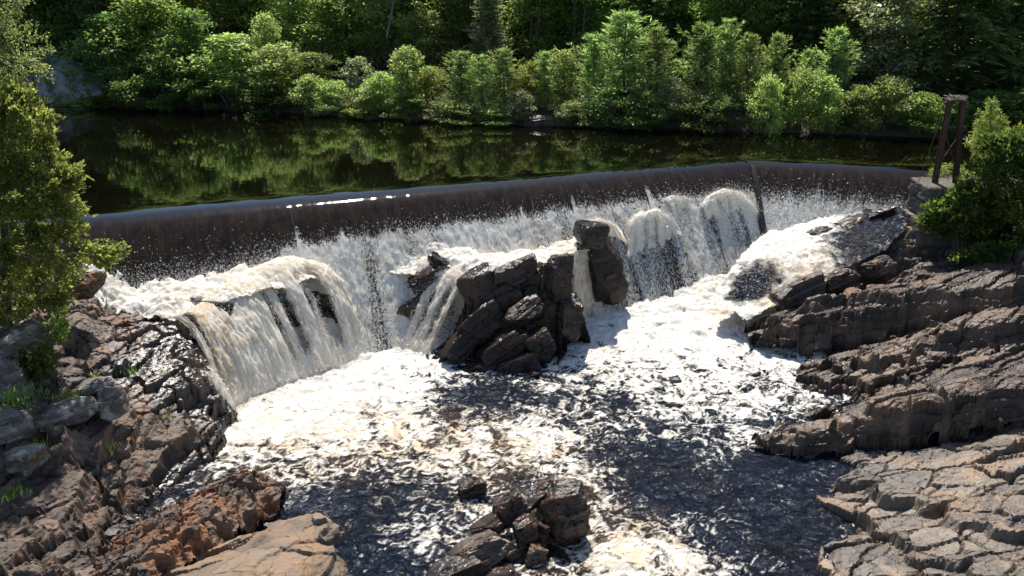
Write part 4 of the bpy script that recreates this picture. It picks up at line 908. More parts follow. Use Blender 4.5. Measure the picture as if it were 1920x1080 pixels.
# ------------------------------------------------------------------ foliage
def leaf_quads(P, axis, size, wid, g, curl=0.0):
    n = len(P); axis = axis/(np.linalg.norm(axis, axis=1)[:, None]+1e-9)
    b = np.cross(axis, g.normal(0, 1, (n, 3))); b /= (np.linalg.norm(b, axis=1)[:, None]+1e-9)
    size = np.asarray(size)[:, None]; V = np.zeros((n, 4, 3))
    V[:, 0] = P; V[:, 1] = P+axis*size*0.5+b*size*wid*0.5; V[:, 2] = P+axis*size; V[:, 3] = P+axis*size*0.5-b*size*wid*0.5
    return V.reshape(-1, 3), np.arange(n*4).reshape(n, 4)
def crown_mesh(name, P, ax, size, wid, tone, g):
    V, Fa = leaf_quads(P, ax, size, wid, g)
    return fast_mesh(name, V, Fa, {'tone': np.repeat(np.clip(tone, 0, 1), 4)})
def broadleaf(h, R, nc, nl, ls, seed, base=0.06, mid=0.45, clus=0.12, stems=6, wid=0.62, lean=0.0):
    g = np.random.default_rng(seed)
    t = base+(1-base)*g.random(nc*3)**0.85; an = g.uniform(0, 2*PI, nc*3)
    prof = np.sqrt(np.clip(1-((t-mid)/np.where(t > mid, 1-mid, mid+0.25))**2, 0, 1))
    lob = 1+0.35*np.sin(an*3+seed+t*5)+0.22*np.sin(an*5+2.1*seed-t*9)
    rho = R*prof*lob*np.sqrt(g.uniform(0.08, 1, nc*3))
    c = np.stack([rho*np.cos(an)+lean*t*h, rho*np.sin(an), t*h], -1)[:nc]
    cr = h*clus*g.uniform(0.55, 1.2, nc)
    i = np.repeat(np.arange(nc), nl)
    d = g.normal(0, 1, (nc*nl, 3)); d /= np.linalg.norm(d, axis=1)[:, None]
    rad = cr[i]*g.random(nc*nl)**0.45
    P = c[i]+d*rad[:, None]*np.array([1.1, 1.1, 0.65])
    P[:, 2] = np.maximum(P[:, 2], 0.05)
    ax = d*0.6+g.normal(0, 0.6, d.shape)+np.array([0, 0, -0.15])
    tone = 0.25+0.5*g.random(nc)[i]*0.8+0.35*g.random(nc*nl)
    crown = crown_mesh('crown', P, ax, ls*g.uniform(0.6, 1.35, nc*nl), wid, tone, g)
    tb = []
    for k in range(stems):
        e = c[g.integers(0, nc)]; a = np.array([e[0]*0.15+g.normal(0, R*0.07), e[1]*0.15+g.normal(0, R*0.07), -0.3])
        m1 = a*0.5+e*0.5+np.array([g.normal(0, R*.08), g.normal(0, R*.08), h*0.08])
        tb.append(tube([a, m1, e], [h*0.011, h*0.007, h*0.002], 5))
    top = np.array([lean*h*0.8, 0, h*0.9]); tb.append(tube([(0, 0, -0.4), (lean*h*.2+0.02*h, 0.01*h, h*0.4), top], [h*0.016, h*0.011, h*0.003], 6))
    v, f = join(tb)
    return crown, fast_mesh('trunk', v, f, None, True)
def conifer(h, R, seed, whorls=20, per=6, tufts=6, tl=0.24, tw=0.16, need=8, up=0.35, droop=0.0, base=0.05, power=0.8, flat=0.35, irr=0.25):
    g = np.random.default_rng(seed); Ps = []; As = []; Ts = []; tb = [tube([(0, 0, -0.5), (0.01*h, 0, h*0.5), (0, 0, h*0.985)], [h*0.014, h*0.009, h*0.002], 6)]
    for wv in range(whorls):
        t = base+(1-base)*(wv+0.5*g.random())/whorls
        n = per if t < 0.85 else max(3, per-2)
        a0 = g.uniform(0, 2*PI)
        for k in range(n):
            a = a0+2*PI*k/n+g.normal(0, 0.25); L = R*(1-t)**power*(1+g.normal(0, irr))+0.04*R
            if t < 0.3: L *= 0.75+0.8*t
            L = max(L, 0.1); dirv = np.array([math.cos(a), math.sin(a), 0])
            q = np.linspace(0.22, 1.0, tufts)
            pos = np.array([0, 0, t*h])+dirv*L*q[:, None]; pos[:, 2] += L*(up*q**2-droop*q)
            tb.append(tube([(0, 0, t*h), pos[tufts//2], pos[-1]], [h*0.0035, h*0.0022, h*0.0008], 4))
            tone = g.random()*0.4
            for j in range(tufts):
                m = need
                spread = g.normal(0, 1, (m, 3))*np.array([1, 1, flat*1.6])
                fw = dirv*(0.7+0.5*q[j])+np.array([0, 0, up*q[j]*1.5-droop*0.8])
                Ps.append(pos[j]+g.normal(0, tl*0.22, (m, 3))*np.array([1, 1, flat])+0*spread); As.append(fw+spread*0.75); Ts.append(np.full(m, tone)+g.random(m)*0.35+0.28*q[j])
    # leader
    m = 14; Ps.append(np.array([0, 0, h*0.93])+g.normal(0, 0.02*h, (m, 3))); As.append(g.normal(0, 0.5, (m, 3))+np.array([0, 0, 1.2])); Ts.append(np.full(m, 0.8))
    P = np.concatenate(Ps); crown = crown_mesh('crown', P, np.concatenate(As), tl*g.uniform(0.6, 1.3, len(P)), tw, np.concatenate(Ts), g)
    v, f = join(tb)
    return crown, fast_mesh('trunk', v, f, None, True)

PROTO = {
    'shrub': [broadleaf(4, 1.9, 75, 75, 0.17, s_, base=0.03, mid=0.38, clus=0.13, stems=9) for s_ in (1, 2, 3)],
    'birch': [broadleaf(6, 1.6, 85, 75, 0.17, s_, base=0.08, mid=0.42, clus=0.10, stems=6) for s_ in (4, 5)],
    'aspen': [broadleaf(5, 1.3, 40, 60, 0.20, s_, base=0.2, mid=0.6, clus=0.10, stems=6) for s_ in (6,)],
    'pine': [conifer(6, 2.0, s_, whorls=17, per=6, tufts=6, tl=0.34, tw=0.17, need=9, up=0.45, power=0.62, irr=0.45) for s_ in (11, 12, 13, 17)],
    'spruce': [conifer(14, 3.0, s_, whorls=30, per=7, tufts=7, tl=0.55, tw=0.20, need=9, up=0.15, droop=0.15, power=0.85) for s_ in (14,)],
    'hemlock': [conifer(18, 5.2, s_, whorls=26, per=7, tufts=9, tl=0.85, tw=0.20, need=8, up=-0.10, droop=0.12, power=0.62, flat=0.12, base=0.10, irr=0.3) for s_ in (15, 16)],
    'tall': [broadleaf(20, 4.2, 130, 70, 0.46, s_, base=0.12, mid=0.55, clus=0.085, stems=9) for s_ in (21, 22, 23)],
}
PH = {'shrub': (4, 1.9), 'birch': (6, 1.6), 'aspen': (5, 1.3), 'pine': (6, 2.0), 'spruce': (14, 3.0), 'hemlock': (18, 5.2), 'tall': (20, 4.2)}
for k in PROTO:
    for cr, tk in PROTO[k]: cr.materials.append(L_MID); tk.materials.append(M_BARK)
trng = random.Random(3)
def put_tree(name, label, cat, loc, h, r, kind, mat, group, k=None):
    ps = PROTO[kind]; cr, tk = ps[trng.randrange(len(ps)) if k is None else k % len(ps)]
    h0, r0 = PH[kind]
    e = thing(name, label, cat, tuple(loc), group); e.rotation_euler = (trng.uniform(-.07, .07), trng.uniform(-.07, .07), trng.uniform(0, 2*PI)); e.scale = (r/r0, r/r0, h/h0)
    for nm, me, m in (('crown', cr, mat), ('trunk', tk, None)):
        o = bpy.data.objects.new(nm, me); COL.objects.link(o); o.parent = e
        if m is not None: o.material_slots[0].link = 'OBJECT'; o.material_slots[0].material = m
    return e
def shore_tree(px, t, top, hw, kind, mat, label, group='trees and bushes along the far shore', name=None, cat=None, k=None):
    x, y = shore_xy(px, t); zg = float(ground_z(px, t))
    zt = Q(px, top, float(y))[2]; sl_ = math.hypot(float(x), float(y))
    r = hw/FPX*sl_*1.06
    nm = name or {'shrub': 'shrub', 'birch': 'birch_tree', 'aspen': 'aspen_tree', 'pine': 'pine_tree', 'spruce': 'spruce_tree', 'hemlock': 'hemlock_tree', 'tall': 'broadleaf_tree'}[kind]
    ct = cat or ('shrub' if kind == 'shrub' else 'tree')
    return put_tree(nm, label, ct, (float(x), float(y), zg-0.1), max(0.6, zt-zg), r, kind, mat, group, k)
S_ = [
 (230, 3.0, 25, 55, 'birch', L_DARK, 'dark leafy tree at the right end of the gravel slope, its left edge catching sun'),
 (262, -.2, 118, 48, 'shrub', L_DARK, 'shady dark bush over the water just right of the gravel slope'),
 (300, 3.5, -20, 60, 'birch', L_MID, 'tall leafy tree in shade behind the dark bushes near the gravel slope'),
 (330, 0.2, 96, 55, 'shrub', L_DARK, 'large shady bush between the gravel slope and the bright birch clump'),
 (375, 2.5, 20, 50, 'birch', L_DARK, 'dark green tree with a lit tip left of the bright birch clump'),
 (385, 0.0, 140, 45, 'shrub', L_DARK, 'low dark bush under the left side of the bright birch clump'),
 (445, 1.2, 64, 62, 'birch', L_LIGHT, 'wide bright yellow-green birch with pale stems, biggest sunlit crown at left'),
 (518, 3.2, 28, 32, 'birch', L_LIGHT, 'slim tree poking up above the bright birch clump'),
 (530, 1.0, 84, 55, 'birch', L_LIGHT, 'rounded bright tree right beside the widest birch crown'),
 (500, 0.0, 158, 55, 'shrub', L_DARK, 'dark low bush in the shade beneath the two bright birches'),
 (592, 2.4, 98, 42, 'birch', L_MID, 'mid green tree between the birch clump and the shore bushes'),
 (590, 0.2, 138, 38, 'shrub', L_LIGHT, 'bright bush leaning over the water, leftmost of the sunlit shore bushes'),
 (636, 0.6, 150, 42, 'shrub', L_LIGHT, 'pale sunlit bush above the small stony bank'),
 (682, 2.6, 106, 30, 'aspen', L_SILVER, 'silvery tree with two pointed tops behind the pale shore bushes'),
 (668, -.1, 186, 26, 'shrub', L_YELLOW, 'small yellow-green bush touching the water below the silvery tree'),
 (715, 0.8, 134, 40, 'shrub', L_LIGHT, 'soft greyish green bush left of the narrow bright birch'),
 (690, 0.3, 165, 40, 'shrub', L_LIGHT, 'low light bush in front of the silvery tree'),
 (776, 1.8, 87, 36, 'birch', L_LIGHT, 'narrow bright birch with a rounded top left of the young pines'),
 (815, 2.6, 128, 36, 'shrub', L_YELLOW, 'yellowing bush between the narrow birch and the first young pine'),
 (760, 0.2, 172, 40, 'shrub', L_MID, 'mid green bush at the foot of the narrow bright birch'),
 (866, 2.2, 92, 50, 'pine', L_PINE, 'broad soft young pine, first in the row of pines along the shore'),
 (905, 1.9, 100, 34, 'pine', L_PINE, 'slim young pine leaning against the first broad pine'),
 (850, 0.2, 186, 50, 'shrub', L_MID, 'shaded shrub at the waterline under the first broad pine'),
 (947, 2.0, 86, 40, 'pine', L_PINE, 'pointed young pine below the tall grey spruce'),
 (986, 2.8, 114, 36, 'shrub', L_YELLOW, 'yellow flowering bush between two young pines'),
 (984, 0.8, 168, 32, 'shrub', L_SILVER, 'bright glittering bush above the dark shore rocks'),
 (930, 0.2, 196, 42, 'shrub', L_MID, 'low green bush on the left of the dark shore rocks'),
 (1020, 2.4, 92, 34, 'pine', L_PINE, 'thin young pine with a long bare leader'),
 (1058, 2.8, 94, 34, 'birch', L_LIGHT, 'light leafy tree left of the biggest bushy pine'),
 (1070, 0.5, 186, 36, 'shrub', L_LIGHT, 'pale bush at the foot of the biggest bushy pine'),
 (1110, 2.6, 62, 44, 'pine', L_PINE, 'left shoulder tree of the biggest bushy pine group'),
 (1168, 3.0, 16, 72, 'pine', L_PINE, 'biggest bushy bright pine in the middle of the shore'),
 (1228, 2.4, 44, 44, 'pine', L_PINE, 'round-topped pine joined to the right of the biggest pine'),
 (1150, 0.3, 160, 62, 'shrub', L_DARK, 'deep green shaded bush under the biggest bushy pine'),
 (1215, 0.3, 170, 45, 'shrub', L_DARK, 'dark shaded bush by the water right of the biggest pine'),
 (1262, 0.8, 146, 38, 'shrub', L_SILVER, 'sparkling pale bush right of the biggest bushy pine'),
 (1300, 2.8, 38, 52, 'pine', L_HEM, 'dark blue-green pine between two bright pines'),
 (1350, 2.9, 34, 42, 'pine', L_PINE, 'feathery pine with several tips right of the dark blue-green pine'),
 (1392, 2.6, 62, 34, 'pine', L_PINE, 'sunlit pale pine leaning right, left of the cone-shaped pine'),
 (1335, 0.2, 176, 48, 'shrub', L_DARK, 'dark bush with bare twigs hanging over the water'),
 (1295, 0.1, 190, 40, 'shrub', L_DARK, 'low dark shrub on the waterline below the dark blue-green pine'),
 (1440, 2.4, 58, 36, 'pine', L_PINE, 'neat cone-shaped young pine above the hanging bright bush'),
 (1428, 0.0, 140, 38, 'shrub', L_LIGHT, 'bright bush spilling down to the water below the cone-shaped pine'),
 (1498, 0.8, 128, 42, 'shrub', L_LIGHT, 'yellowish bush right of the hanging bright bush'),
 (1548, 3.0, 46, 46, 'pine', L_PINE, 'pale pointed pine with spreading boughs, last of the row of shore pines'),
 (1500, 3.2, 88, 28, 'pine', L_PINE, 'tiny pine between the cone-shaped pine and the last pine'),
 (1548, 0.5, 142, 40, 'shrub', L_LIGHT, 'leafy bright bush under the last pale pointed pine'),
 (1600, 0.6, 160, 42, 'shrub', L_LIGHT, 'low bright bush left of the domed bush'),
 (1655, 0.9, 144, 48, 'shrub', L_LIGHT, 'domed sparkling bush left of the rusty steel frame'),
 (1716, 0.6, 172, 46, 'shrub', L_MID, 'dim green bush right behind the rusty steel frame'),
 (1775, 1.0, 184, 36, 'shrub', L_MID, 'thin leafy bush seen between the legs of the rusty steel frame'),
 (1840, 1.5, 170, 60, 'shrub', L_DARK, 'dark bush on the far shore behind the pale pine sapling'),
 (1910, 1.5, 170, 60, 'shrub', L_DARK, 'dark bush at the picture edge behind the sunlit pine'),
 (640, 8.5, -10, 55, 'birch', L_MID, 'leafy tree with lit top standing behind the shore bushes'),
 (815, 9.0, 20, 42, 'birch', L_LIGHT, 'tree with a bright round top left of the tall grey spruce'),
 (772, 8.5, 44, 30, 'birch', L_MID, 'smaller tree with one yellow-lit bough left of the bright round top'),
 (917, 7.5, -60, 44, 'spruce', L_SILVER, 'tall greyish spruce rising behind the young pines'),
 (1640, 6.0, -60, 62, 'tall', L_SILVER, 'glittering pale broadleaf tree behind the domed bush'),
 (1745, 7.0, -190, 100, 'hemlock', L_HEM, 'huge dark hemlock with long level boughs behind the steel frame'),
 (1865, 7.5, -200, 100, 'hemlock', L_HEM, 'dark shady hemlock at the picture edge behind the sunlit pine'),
 (1500, 8.5, -120, 60, 'spruce', L_HEM, 'dark narrow spruce behind the cone-shaped pine'),
 (1385, 9.0, -90, 55, 'tall', L_MID, 'dim broadleaf tree with glinting leaves behind the feathery pine'),
 (1250, 9.5, -60, 60, 'hemlock', L_HEM, 'conifer with level bright boughs above the round-topped pine'),
 (150, -.1, 184, 34, 'shrub', L_LIGHT, 'low grassy bright bush at the foot of the gravel slope'),
 (195, 0.3, 176, 30, 'shrub', L_MID, 'low green bush at the lower right of the gravel slope'),
]
for px, t, top, hw, kind, mat, lab in S_: shore_tree(px, t, top, hw, kind, mat, lab)
for px, t_, hh in [(60, 6.6, 10), (95, 7.4, 11), (140, 7.0, 10), (180, 7.6, 12), (215, 6.4, 9)]:
    x, y = shore_xy(px, t_); put_tree('broadleaf_tree', '%s dark leafy tree in the shade along the top of the gravel slope' % {60: 'leftmost', 95: 'second', 140: 'third', 180: 'fourth', 215: 'rightmost'}[px], 'tree', (float(x), float(y), float(ground_z(px, t_))-0.6), hh, hh*0.24, 'tall', L_DARK, 'trees above the gravel slope')
for px in list(range(-650, 60, 90))+list(range(1980, 2500, 90)):     # the shore goes on beyond the frame
    shore_tree(px, 1.2, 110+trng.uniform(-40, 40), 60, 'birch', L_MID, 'leafy tree on the far shore beyond the picture edge')
for px, t, hh, mat, lab in [(475, 9.5, 9.5, L_MID, 'leafy tree high behind the bright birch clump'), (560, 10, 8.5, L_LIGHT, 'light green tree reaching the top of the frame behind the rounded bright tree'), (715, 10, 9, L_LIGHT, 'sunlit leafy tree reaching the top of the frame behind the silvery tree'), (870, 11, 9, L_MID, 'leafy tree left of the tall greyish spruce, behind the first broad pine'), (1000, 10.5, 9, L_MID, 'shady leafy tree right of the tall greyish spruce'), (1080, 11, 8.5, L_MID, 'leafy tree in the gap left of the biggest bushy pine'), (1330, 10, 9, L_MID, 'leafy tree behind the blue-green pine'), (1450, 10.5, 10, L_MID, 'leafy tree high behind the cone-shaped pine'), (1570, 10, 9.5, L_MID, 'leafy tree high behind the pale pointed last pine'), (390, 9, 9, L_MID, 'fresh green tree behind the shady bushes, left of the birch clump'), (280, 9.5, 10, L_MID, 'green tree rising at the right end of the gravel slope')]:
    x, y = shore_xy(px, t); put_tree('broadleaf_tree', lab, 'tree', (float(x), float(y), float(ground_z(px, t))-0.3), hh, hh*0.27, 'tall', mat, 'leafy trees on the slope behind the shore bushes')
MARKS = [(110, 'gravel slope'), (230, 'sun-edged leafy tree'), (330, 'large shady shore bush'), (445, 'bright birch clump'), (530, 'rounded bright tree'), (592, 'bush leaning over the water'), (640, 'small stony bank'), (682, 'two-topped silvery tree'), (776, 'narrow bright birch'), (815, 'yellowing bush'), (866, 'first broad young pine'), (917, 'tall greyish spruce'), (947, 'pointed young pine'), (986, 'yellow flowering bush'), (1020, 'thin bare-tipped pine'), (1058, 'light tree by the biggest pine'), (1110, 'pine at the biggest pine\'s left'), (1168, 'biggest bushy pine'), (1228, 'round-topped pine'), (1262, 'sparkling pale bush'), (1300, 'blue-green pine'), (1350, 'feathery pine'), (1392, 'pale leaning pine'), (1440, 'cone-shaped pine'), (1498, 'yellowish shore bush'), (1548, 'pale pointed last pine'), (1600, 'low bright bush'), (1655, 'domed sparkling bush'), (1716, 'dim green bush'), (1775, 'rusty steel frame'), (1858, 'pale pine sapling'), (1910, 'pine at the picture edge')]
USED = set()
def forest_label(kind, row, px):
    if row > 1 or px < -30 or px > 1950: return None
    for d, nm in sorted((abs(px-p), n_) for p, n_ in MARKS):
        l = '%s %s the %s' % (kind, ('in the shade right behind', 'deeper in the forest behind')[row], nm)
        if l not in USED: USED.add(l); return l
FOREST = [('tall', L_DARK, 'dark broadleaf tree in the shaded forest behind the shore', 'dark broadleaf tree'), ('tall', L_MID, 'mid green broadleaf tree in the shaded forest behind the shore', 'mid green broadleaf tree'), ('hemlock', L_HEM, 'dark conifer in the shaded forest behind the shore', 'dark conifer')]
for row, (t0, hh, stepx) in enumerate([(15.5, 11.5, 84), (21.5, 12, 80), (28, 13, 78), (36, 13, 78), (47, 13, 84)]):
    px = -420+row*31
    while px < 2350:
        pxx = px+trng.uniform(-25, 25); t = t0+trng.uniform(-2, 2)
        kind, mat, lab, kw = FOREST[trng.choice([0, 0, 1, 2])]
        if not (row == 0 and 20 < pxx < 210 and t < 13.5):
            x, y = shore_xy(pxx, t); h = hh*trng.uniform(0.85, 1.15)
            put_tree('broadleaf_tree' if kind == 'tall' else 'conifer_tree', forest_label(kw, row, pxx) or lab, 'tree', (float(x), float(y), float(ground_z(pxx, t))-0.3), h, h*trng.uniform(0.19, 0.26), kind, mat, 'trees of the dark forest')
        px += stepx
# bare pale trunks leaning in the dark forest at upper left
for (xa, ya, xb, yb, lab) in [(118, 62, 100, -40, 'thin bare trunk in the dark forest above the gravel slope'), (105, 40, 80, -40, 'thinner bare trunk leaning left above the gravel slope'), (330, 98, 318, 40, 'bare leaning trunk inside the shady leafy tree'), (725, 40, 740, -30, 'bare curved trunk in the forest above the silvery tree')]:
    Y0 = shore_xy(xa, 11 if xa < 200 else 5)[1]; p0 = Q(xa, ya+30, float(Y0)); p1 = Q(xb, yb, float(Y0)+0.5); p1b = p1+(p1-p0)*0.8
    v, f = tube([p0, (p0+p1)/2+np.array([0.1, 0, 0]), p1, p1b], [0.09, 0.08, 0.06, 0.04], 7)
    e = thing('bare_tree', lab, 'tree', tuple(p0)); child('trunk', fast_mesh('trunk', v, f, None, True), M_BARK, e)

# thin grass and weeds on the gravel slope
g = np.random.default_rng(91); n = 2600
pq = np.stack([g.uniform(60, 212, n), g.uniform(0.1, 5.4, n)], 1); pq = pq[(fbm(pq[:, 0]*0.045, pq[:, 1]*0.9, 3, 15) > 0.12) | (pq[:, 1] < 0.7)]
x_, y_ = shore_xy(pq[:, 0], pq[:, 1]); P = np.stack([x_, y_, ground_z(pq[:, 0], pq[:, 1])+0.14+fbm(x_*0.6, y_*0.6, 4, 77)*0.08], -1)
gm = crown_mesh('slope_grass', P, g.normal(0, 0.5, P.shape)+np.array([0, 0, 0.8]), g.uniform(0.15, 0.45, len(P)), 0.25, g.random(len(P)), g)
o = obj('slope_grass', gm, L_MID); o['kind'] = 'stuff'

# rocks at the far waterline
for i, (px, t, dy, r, lab) in enumerate([(1010, 0.0, 0, (1.3, .5, .6), 'dark square boulder at the far waterline below the glittering bush'), (945, 0.1, 0, (1.0, .5, .45), 'dark boulder at the far waterline under the pointed young pine'), (600, -.1, 0, (1.2, .4, .25), 'low stony bank at the far waterline below the sunlit bushes'), (700, -.1, 0, (.9, .4, .22), 'small stone at the far waterline below the narrow birch'), (790, 0, 0, (.9, .4, .3), 'dark stone at the far waterline below the young pines'), (1350, 0, 0, (.9, .4, .3), 'dark stone at the far waterline below the twiggy bush')]):
    x, y = shore_xy(px, t)
    me = rock_mesh('boulder', (float(x), float(y), 0.15), r, 10*i, 0, -4, seed=700+i, sub=4, beds=0.06, wet_z=-9)
    tag(obj('boulder', me, M_WET), lab, 'boulder', 'rocks along the far waterline')

# ------------------------------------------------------------------ near trees filling a known outline
def inpoly(P, poly):
    x, y = P[:, 0], P[:, 1]; ins = np.zeros(len(P), bool); n = len(poly)
    for i in range(n):
        x0, y0 = poly[i]; x1, y1 = poly[(i+1) % n]
        c = ((y0 > y) != (y1 > y)) & (x < (x1-x0)*(y-y0)/(y1-y0+1e-9)+x0); ins ^= c
    return ins
def outline_tree(name, label, cat, poly, Yc, depth, nclus, nspray, clus, kind, mat, trunk, seed, size, bark=M_BARK, group=None, limbs=30, wid=0.5):
    g = np.random.default_rng(seed); poly = np.array(poly, float)
    lo, hi = poly.min(0), poly.max(0); pts_ = np.zeros((0, 2))
    while len(pts_) < nclus:
        p = lo+(hi-lo)*g.random((nclus*2, 2)); pts_ = np.concatenate([pts_, p[inpoly(p, poly)]])
    pts_ = pts_[:nclus]
    # depth: a rounded body, thinner near the outline
    dmin = np.full(nclus, 1e9)
    for i in range(len(poly)):
        a, b = poly[i], poly[(i+1) % len(poly)]; ab = b-a; t = np.clip(((pts_-a)@ab)/(ab@ab), 0, 1)
        dmin = np.minimum(dmin, np.linalg.norm(pts_-a-t[:, None]*ab, axis=1))
    th = depth*np.sqrt(np.clip(dmin/(dmin.max()+1e-6), 0.03, 1))
    Ys = Yc+th*np.sign(g.normal(-0.3, 1, nclus))*g.random(nclus)**0.5
    cpos = np.array([Q(p[0], p[1], y) for p, y in zip(pts_, Ys)])
    root = thing(name, label, cat, tuple(trunk[0]), group)
    ctr = cpos.mean(0)
    i = np.repeat(np.arange(nclus), nspray); n = len(i)
    d = g.normal(0, 1, (n, 3)); d /= np.linalg.norm(d, axis=1)[:, None]
    rc = clus*g.uniform(0.6, 1.3, nclus)
    outw = cpos-ctr; outw /= (np.linalg.norm(outw, axis=1)[:, None]+1e-6)
    if kind == 'cedar':
        P = cpos[i]+d*(rc[i]*g.random(n)**0.5)[:, None]*np.array([1, 1, 0.55])
        P += outw[i]*(g.random(n)*clus*0.8)[:, None]
        m = 5; ax0 = outw[i]*0.8+np.array([0, 0, 0.25])+g.normal(0, 0.45, (n, 3))
        P = np.repeat(P, m, 0); ax = np.repeat(ax0, m, 0)+g.normal(0, 0.42, (n*m, 3)); tone = np.repeat(0.7*g.random(nclus)[i]+0.3*g.random(n), m)
        P = P+ax*g.random(n*m)[:, None]*size*0.5
        sz = size*g.uniform(0.5, 1.2, n*m)
    else:
        P = cpos[i]+d*(rc[i]*g.random(n)**0.5)[:, None]*np.array([1, 1, 0.7]); ax = d*0.5+g.normal(0, 0.6, (n, 3)); tone = 0.5*g.random(nclus)[i]+0.5*g.random(n); sz = size*g.uniform(0.6, 1.3, n)
    child('crown', crown_mesh('crown', P, ax, sz, wid, tone, g), mat, root)
    tb = [tube(trunk, np.linspace(0.16, 0.03, len(trunk)), 8)]
    tr = np.array(trunk)
    for k in range(limbs):
        e = cpos[g.integers(0, nclus)]; j = np.argmin(np.abs(tr[:, 2]-(e[2]-0.3*g.random()))); a = tr[j]
        mid = (a+e)/2+np.array([0, 0, -0.15*g.random()])
        tb.append(tube([a, mid, e], [0.035, 0.022, 0.008], 5))
    v, f = join(tb); child('trunk', fast_mesh('trunk', v, f, None, True), bark, root)
    return root
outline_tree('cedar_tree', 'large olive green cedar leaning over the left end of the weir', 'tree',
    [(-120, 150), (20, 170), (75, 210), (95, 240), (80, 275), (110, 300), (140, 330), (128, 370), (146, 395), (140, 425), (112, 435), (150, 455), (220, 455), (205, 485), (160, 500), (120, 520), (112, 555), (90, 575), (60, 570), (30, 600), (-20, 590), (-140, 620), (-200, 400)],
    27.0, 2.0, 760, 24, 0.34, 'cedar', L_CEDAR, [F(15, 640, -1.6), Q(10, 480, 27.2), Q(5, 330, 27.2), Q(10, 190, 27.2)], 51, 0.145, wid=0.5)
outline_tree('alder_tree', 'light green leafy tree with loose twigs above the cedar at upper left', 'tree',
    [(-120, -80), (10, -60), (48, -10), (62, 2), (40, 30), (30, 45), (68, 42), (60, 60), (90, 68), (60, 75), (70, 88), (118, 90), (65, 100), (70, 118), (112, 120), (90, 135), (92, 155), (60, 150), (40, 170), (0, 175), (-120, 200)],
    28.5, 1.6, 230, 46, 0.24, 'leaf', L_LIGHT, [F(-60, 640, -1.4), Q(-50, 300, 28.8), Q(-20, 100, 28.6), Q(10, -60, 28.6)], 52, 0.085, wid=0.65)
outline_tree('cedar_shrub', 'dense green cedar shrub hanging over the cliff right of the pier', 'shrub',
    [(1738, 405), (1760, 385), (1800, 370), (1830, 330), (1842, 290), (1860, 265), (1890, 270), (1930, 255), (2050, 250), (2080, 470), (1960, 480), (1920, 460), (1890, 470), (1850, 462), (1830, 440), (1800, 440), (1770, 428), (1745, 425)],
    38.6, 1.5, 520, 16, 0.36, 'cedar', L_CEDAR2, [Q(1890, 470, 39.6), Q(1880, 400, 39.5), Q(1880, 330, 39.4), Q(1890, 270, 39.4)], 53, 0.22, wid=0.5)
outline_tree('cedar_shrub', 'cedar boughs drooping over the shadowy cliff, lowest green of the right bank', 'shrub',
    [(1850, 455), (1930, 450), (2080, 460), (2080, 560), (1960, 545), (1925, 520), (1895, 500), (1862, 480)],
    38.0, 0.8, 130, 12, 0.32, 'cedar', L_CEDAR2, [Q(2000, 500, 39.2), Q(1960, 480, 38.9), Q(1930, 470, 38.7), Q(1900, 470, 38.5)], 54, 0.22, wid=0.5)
outline_tree('cedar_shrub', 'dark cedar growth overhanging the ledge top below the pier, extended to shade it, roots hanging from it', 'shrub',  # foliage mass added forward of the cliff to cast shade on the ledge
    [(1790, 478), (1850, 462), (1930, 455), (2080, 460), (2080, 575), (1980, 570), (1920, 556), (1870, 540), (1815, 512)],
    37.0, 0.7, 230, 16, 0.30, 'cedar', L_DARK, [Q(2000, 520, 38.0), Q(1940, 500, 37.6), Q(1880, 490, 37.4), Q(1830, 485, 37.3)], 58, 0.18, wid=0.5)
outline_tree('pine_sapling', 'pale yellow-green pine sapling rising behind the pier and cedar shrub', 'tree',
    [(1858, 184), (1868, 205), (1885, 225), (1892, 250), (1880, 290), (1840, 300), (1815, 262), (1828, 255), (1822, 232), (1838, 222), (1832, 210), (1848, 205)],
    41.5, 0.7, 90, 40, 0.22, 'leaf', L_YELLOW, [Q(1858, 330, 41.5), Q(1857, 260, 41.5), Q(1858, 190, 41.5)], 55, 0.22, wid=0.16)
outline_tree('pine_sapling', 'yellow-green pine at the picture edge behind the dense cedar shrub', 'tree',
    [(1920, 225), (1900, 245), (1890, 262), (1905, 290), (1960, 320), (2020, 300), (2000, 240), (1950, 215)],
    41.0, 0.8, 90, 40, 0.24, 'leaf', L_YELLOW, [Q(1945, 330, 41.0), Q(1945, 270, 41.0), Q(1945, 220, 41.0)], 56, 0.22, wid=0.16)
outline_tree('pine_sapling', 'little yellow-green bush growing behind the legs of the steel frame', 'shrub',
    [(1768, 305), (1790, 308), (1815, 322), (1830, 335), (1826, 362), (1800, 366), (1760, 345), (1740, 322), (1755, 316)],
    41.6, 0.5, 60, 36, 0.18, 'leaf', L_YELLOW, [Q(1785, 372, 41.6), Q(1785, 345, 41.6), Q(1785, 315, 41.6)], 57, 0.18, wid=0.18)
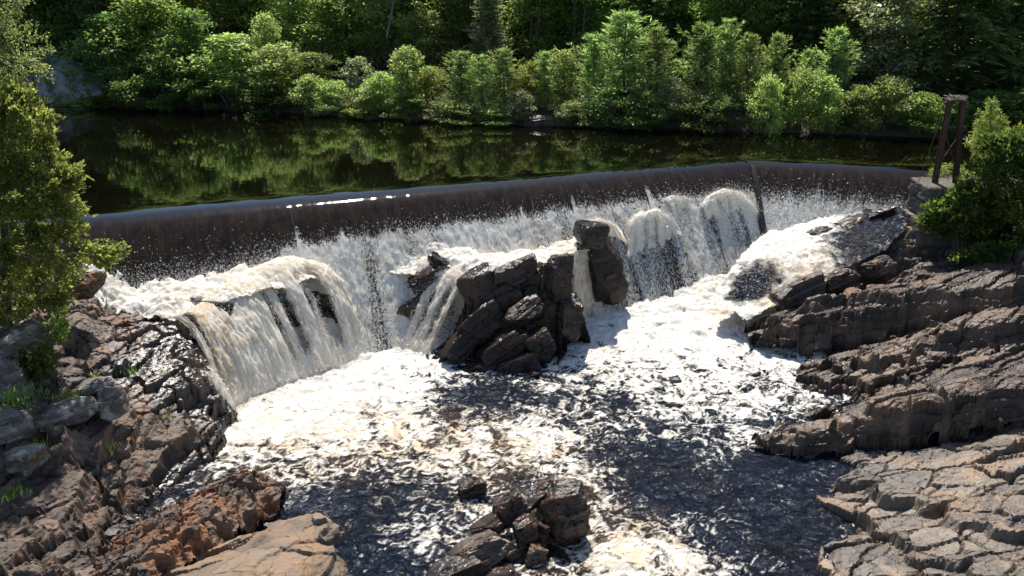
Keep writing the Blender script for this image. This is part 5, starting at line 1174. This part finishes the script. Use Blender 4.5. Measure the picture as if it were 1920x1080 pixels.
# ------------------------------------------------------------------ pier and the rusty frame on it
YF = 39.3
pf = Q(1742, 352, YF)
pier = thing('pier', 'weathered concrete pier block above the rapids, carrying a rusty steel frame', 'pier', tuple(pf))
ztop = pf[2]; bx0 = pf[0]
def worn_box(c, half, seed, n=26, rough=0.03, edge=0.10):
    V = []; Fa = []; o = 0; t = np.linspace(-1, 1, n)
    for ax in range(3):
        for sg in (-1, 1):
            a, b = np.meshgrid(t, t); p = np.zeros((n, n, 3)); p[..., ax] = sg; p[..., (ax+1) % 3] = a; p[..., (ax+2) % 3] = b
            f = grid_faces(n, n)
            V.append(p.reshape(-1, 3)); Fa.append((f if sg > 0 else f[:, ::-1])+o); o += n*n
    P = np.concatenate(V); half = np.asarray(half)
    W = P*half
    q = np.sort(np.abs(P)*half-half, axis=1)            # rounding of worn edges
    r = np.clip(1+(q[:, 1])/edge, 0, 1)
    W = W*(1-0.05*r[:, None]**2*np.array([edge/half[0], edge/half[1], edge/half[2]])*8)
    k = fbm(W[:, 0]*2.2+W[:, 1]*1.7, W[:, 2]*2.5+W[:, 1]*1.1, 5, seed)+0.5*fbm(W[:, 0]*7+W[:, 1]*5, W[:, 2]*9+W[:, 1]*3, 3, seed+1)
    W = W+P*k[:, None]*rough*1.6
    W = W+np.asarray(c)
    return fast_mesh('concrete_course', W, np.concatenate(Fa), {'bed': W, 'tone': 0.5+0.5*k, 'wet': np.zeros(len(W))})
def ibeam(p0, p1, wd, dp):
    p0, p1 = np.array(p0), np.array(p1); ax = (p1-p0); L = np.linalg.norm(ax); ax /= L
    xs = np.array([1, 0, 0])-ax*ax[0]; xs /= np.linalg.norm(xs); ys = np.cross(ax, xs)
    R = np.stack([xs, ys, ax], 1); c = (p0+p1)/2
    return join([box(c, (0.03, dp-0.062, L-0.004), R), box(c+ys*(dp/2-0.015), (wd, 0.03, L), R), box(c-ys*(dp/2-0.015), (wd, 0.03, L), R)])
for k, (z1, z0_, gx) in enumerate([(ztop, ztop-0.75, 0.0), (ztop-0.77, ztop-1.55, 0.05), (ztop-1.57, ztop-2.9, -0.12)]):
    cx, cz = bx0+1.75+gx, (z1+z0_)/2
    me = worn_box((cx, YF+1.05, cz), (1.75, 1.05, (z1-z0_)/2), 900+k)
    child('concrete_course', me, M_CONC, pier)
fr = thing('steel_frame', 'rusty tapering steel frame of leaning beams standing on the concrete pier', 'frame', tuple(Q(1770, 348, YF+0.9)))
Yl = YF+0.8
legs = [(Q(1752, 346, Yl), Q(1781, 190, Yl+0.25), 0.26), (Q(1791, 350, Yl), Q(1805, 190, Yl+0.25), 0.26), (Q(1764, 340, Yl+0.9), Q(1784, 192, Yl+0.6), 0.2), (Q(1796, 344, Yl+0.9), Q(1802, 192, Yl+0.6), 0.2)]
for a, b, wd in legs[:2]:
    v, f = ibeam(a-np.array([0, 0, 0.1]), b, wd*0.8, 0.22); child('leg', fast_mesh('leg', v, f), M_STEEL, fr)
v, f = box(Q(1792, 188, Yl+0.35), (0.82, 0.5, 0.10)); child('top_plate', fast_mesh('top_plate', v, f), M_STEEL, fr)
v, f = box(Q(1779, 193, Yl+0.30), (0.5, 0.12, 0.06)); child('cross_beam', fast_mesh('cross_beam', v, f), M_STEEL, fr)
for a, b in [(Q(1765, 302, Yl-0.05), Q(1793, 261, Yl+0.1)), (Q(1774, 256, Yl+0.1), Q(1790, 306, Yl-0.02))]:
    v, f = tube([a, b], [0.035, 0.035], 6); child('brace', fast_mesh('brace', v, f), M_STEEL, fr)
v, f = tube([Q(1768, 212, Yl+0.2), Q(1744, 280, Yl+0.1), Q(1722, 342, Yl)], [0.015]*3, 5); child('guy_wire', fast_mesh('guy_wire', v, f), M_STEEL, fr)
tw = []
g = np.random.default_rng(77)
for k in range(46):
    c = Q(1794, 184, Yl+0.35)+g.normal(0, 1, 3)*np.array([0.19, 0.14, 0.03])+np.array([0, 0, 0.04]); d = g.normal(0, 1, 3)*np.array([0.28, 0.28, 0.06])
    tw.append(tube([c-d*0.6, c+np.array([0, 0, 0.03]), c+d*0.6], [0.012, 0.014, 0.008], 4))
v, f = join(tw); tag(obj('twig_nest', fast_mesh('twig_nest', v, f), M_TWIG), 'ragged nest of pale twigs on top of the rusty steel frame', 'nest')
# bare roots hanging from the cliff under the cedar
for k, (px, py) in enumerate([(1880, 490), (1865, 500), (1900, 500), (1850, 515), (1890, 530)]):
    p = Q(px, py-25, 38.2); pth = [p]
    for j in range(5): p = p+np.array([g.normal(0, 0.16), g.normal(-0.05, 0.1), -0.30]); pth.append(p)
    v, f = tube(pth, [0.03, 0.026, 0.022, 0.018, 0.012, 0.006], 5)
    tag(obj('bare_root', fast_mesh('bare_root', v, f, None, True), M_TWIG), '%s bare root hanging on the shadowy cliff, counted from the left' % ['third', 'second', 'rightmost', 'leftmost', 'fourth'][k], 'root', 'bare roots on the cliff')

# ------------------------------------------------------------------ small plants on the rocks
def tuft(name, label, cat, p, r, h, n, mat, seed, size=0.12, wid=0.5, blade=False, group=None):
    g = np.random.default_rng(seed); p = np.array(p)
    if blade:
        P = p+g.normal(0, 1, (n, 3))*np.array([r, r, 0.02]); ax = g.normal(0, 0.35, (n, 3))+np.array([0, 0, 1.0]); sz = h*g.uniform(0.5, 1.2, n); wd = 0.10
    else:
        d = g.normal(0, 1, (n, 3)); d /= np.linalg.norm(d, axis=1)[:, None]
        P = p+d*(g.random(n)**0.4)[:, None]*np.array([r, r, h*0.55])+np.array([0, 0, h*0.45]); ax = d*0.6+g.normal(0, 0.5, (n, 3)); sz = size*g.uniform(0.6, 1.3, n); wd = wid
    e = thing(name, label, cat, tuple(p), group)
    child('leaves', crown_mesh('leaves', P, ax, sz, wd, g.random(n), g), mat, e)
    if not blade:
        v, f = join([tube([p-np.array([0, 0, .15]), p+np.array([g.normal(0, r*.4), g.normal(0, r*.4), h*0.8])], [0.02, 0.006], 5) for _ in range(5)])
        child('stem', fast_mesh('stem', v, f), M_BARK, e)
Bq = lambda px, py, z: F(px, py, z)
tuft('shrub', 'leafy green shrub growing among the pale boulders under the cedar', 'shrub', Q(68, 700, 26.0), 0.72, 1.0, 900, L_MID, 1, 0.17, 0.6)
tuft('shrub', 'small bright fern-like shrub between cedar and the dark wet ledges', 'shrub', Q(108, 640, 26.8), 0.42, 0.9, 420, L_FERN, 2, 0.15, 0.5)
tuft('fern', 'fern climbing the dark rock just below the cedar tips', 'plant', Q(112, 600, 27.6), 0.3, 0.7, 240, L_FERN, 3, 0.14, 0.45)
tuft('plant', 'little plant beside the tiny puddle on the dark bank', 'plant', F(180, 722, -2.9), 0.22, 0.4, 90, L_FERN, 4, 0.13, 0.45)
for i, (px, py, z, r, h, n, lab) in enumerate([(30, 748, -2.3, .45, .25, 420, 'bright grass patch at the foot of the leafy shrub'), (130, 745, -2.5, .25, .2, 160, 'grass tuft between the leafy shrub and the rounded pale boulder'), (205, 845, -3.7, .16, .22, 80, 'tiny grass tuft in a crack of the broken bank'), (65, 850, -3.0, .25, .3, 150, 'yellow-green grass tuft beside the lowest pale boulder'), (310, 700, -3.2, .12, .2, 60, 'grass sprig on the dark wet ledge'), (315, 785, -4.0, .14, .2, 60, 'green sprig near the water edge of the bank'), (245, 700, -3.0, .12, .2, 60, 'lone grass sprig above the tiny puddle'), (310, 1000, -4.5, .10, .16, 50, 'small green sprig on the layered rusty rock'), (25, 930, -3.4, .2, .25, 100, 'green tuft near the picture edge below the pale boulders'), (1765, 347, ztop+0.03, .5, .18, 240, 'dry grass on top of the concrete pier'), (1780, 815, -5.0, .07, .14, 30, 'tiny green sprig in a notch of the dark spit')]):
    p = F(px, py, z) if i != 9 else Q(1772, 347, YF+0.8)
    tuft('grass_tuft', lab, 'grass', p, r, h, n, L_FERN if i != 9 else L_YELLOW, 20+i, blade=True)
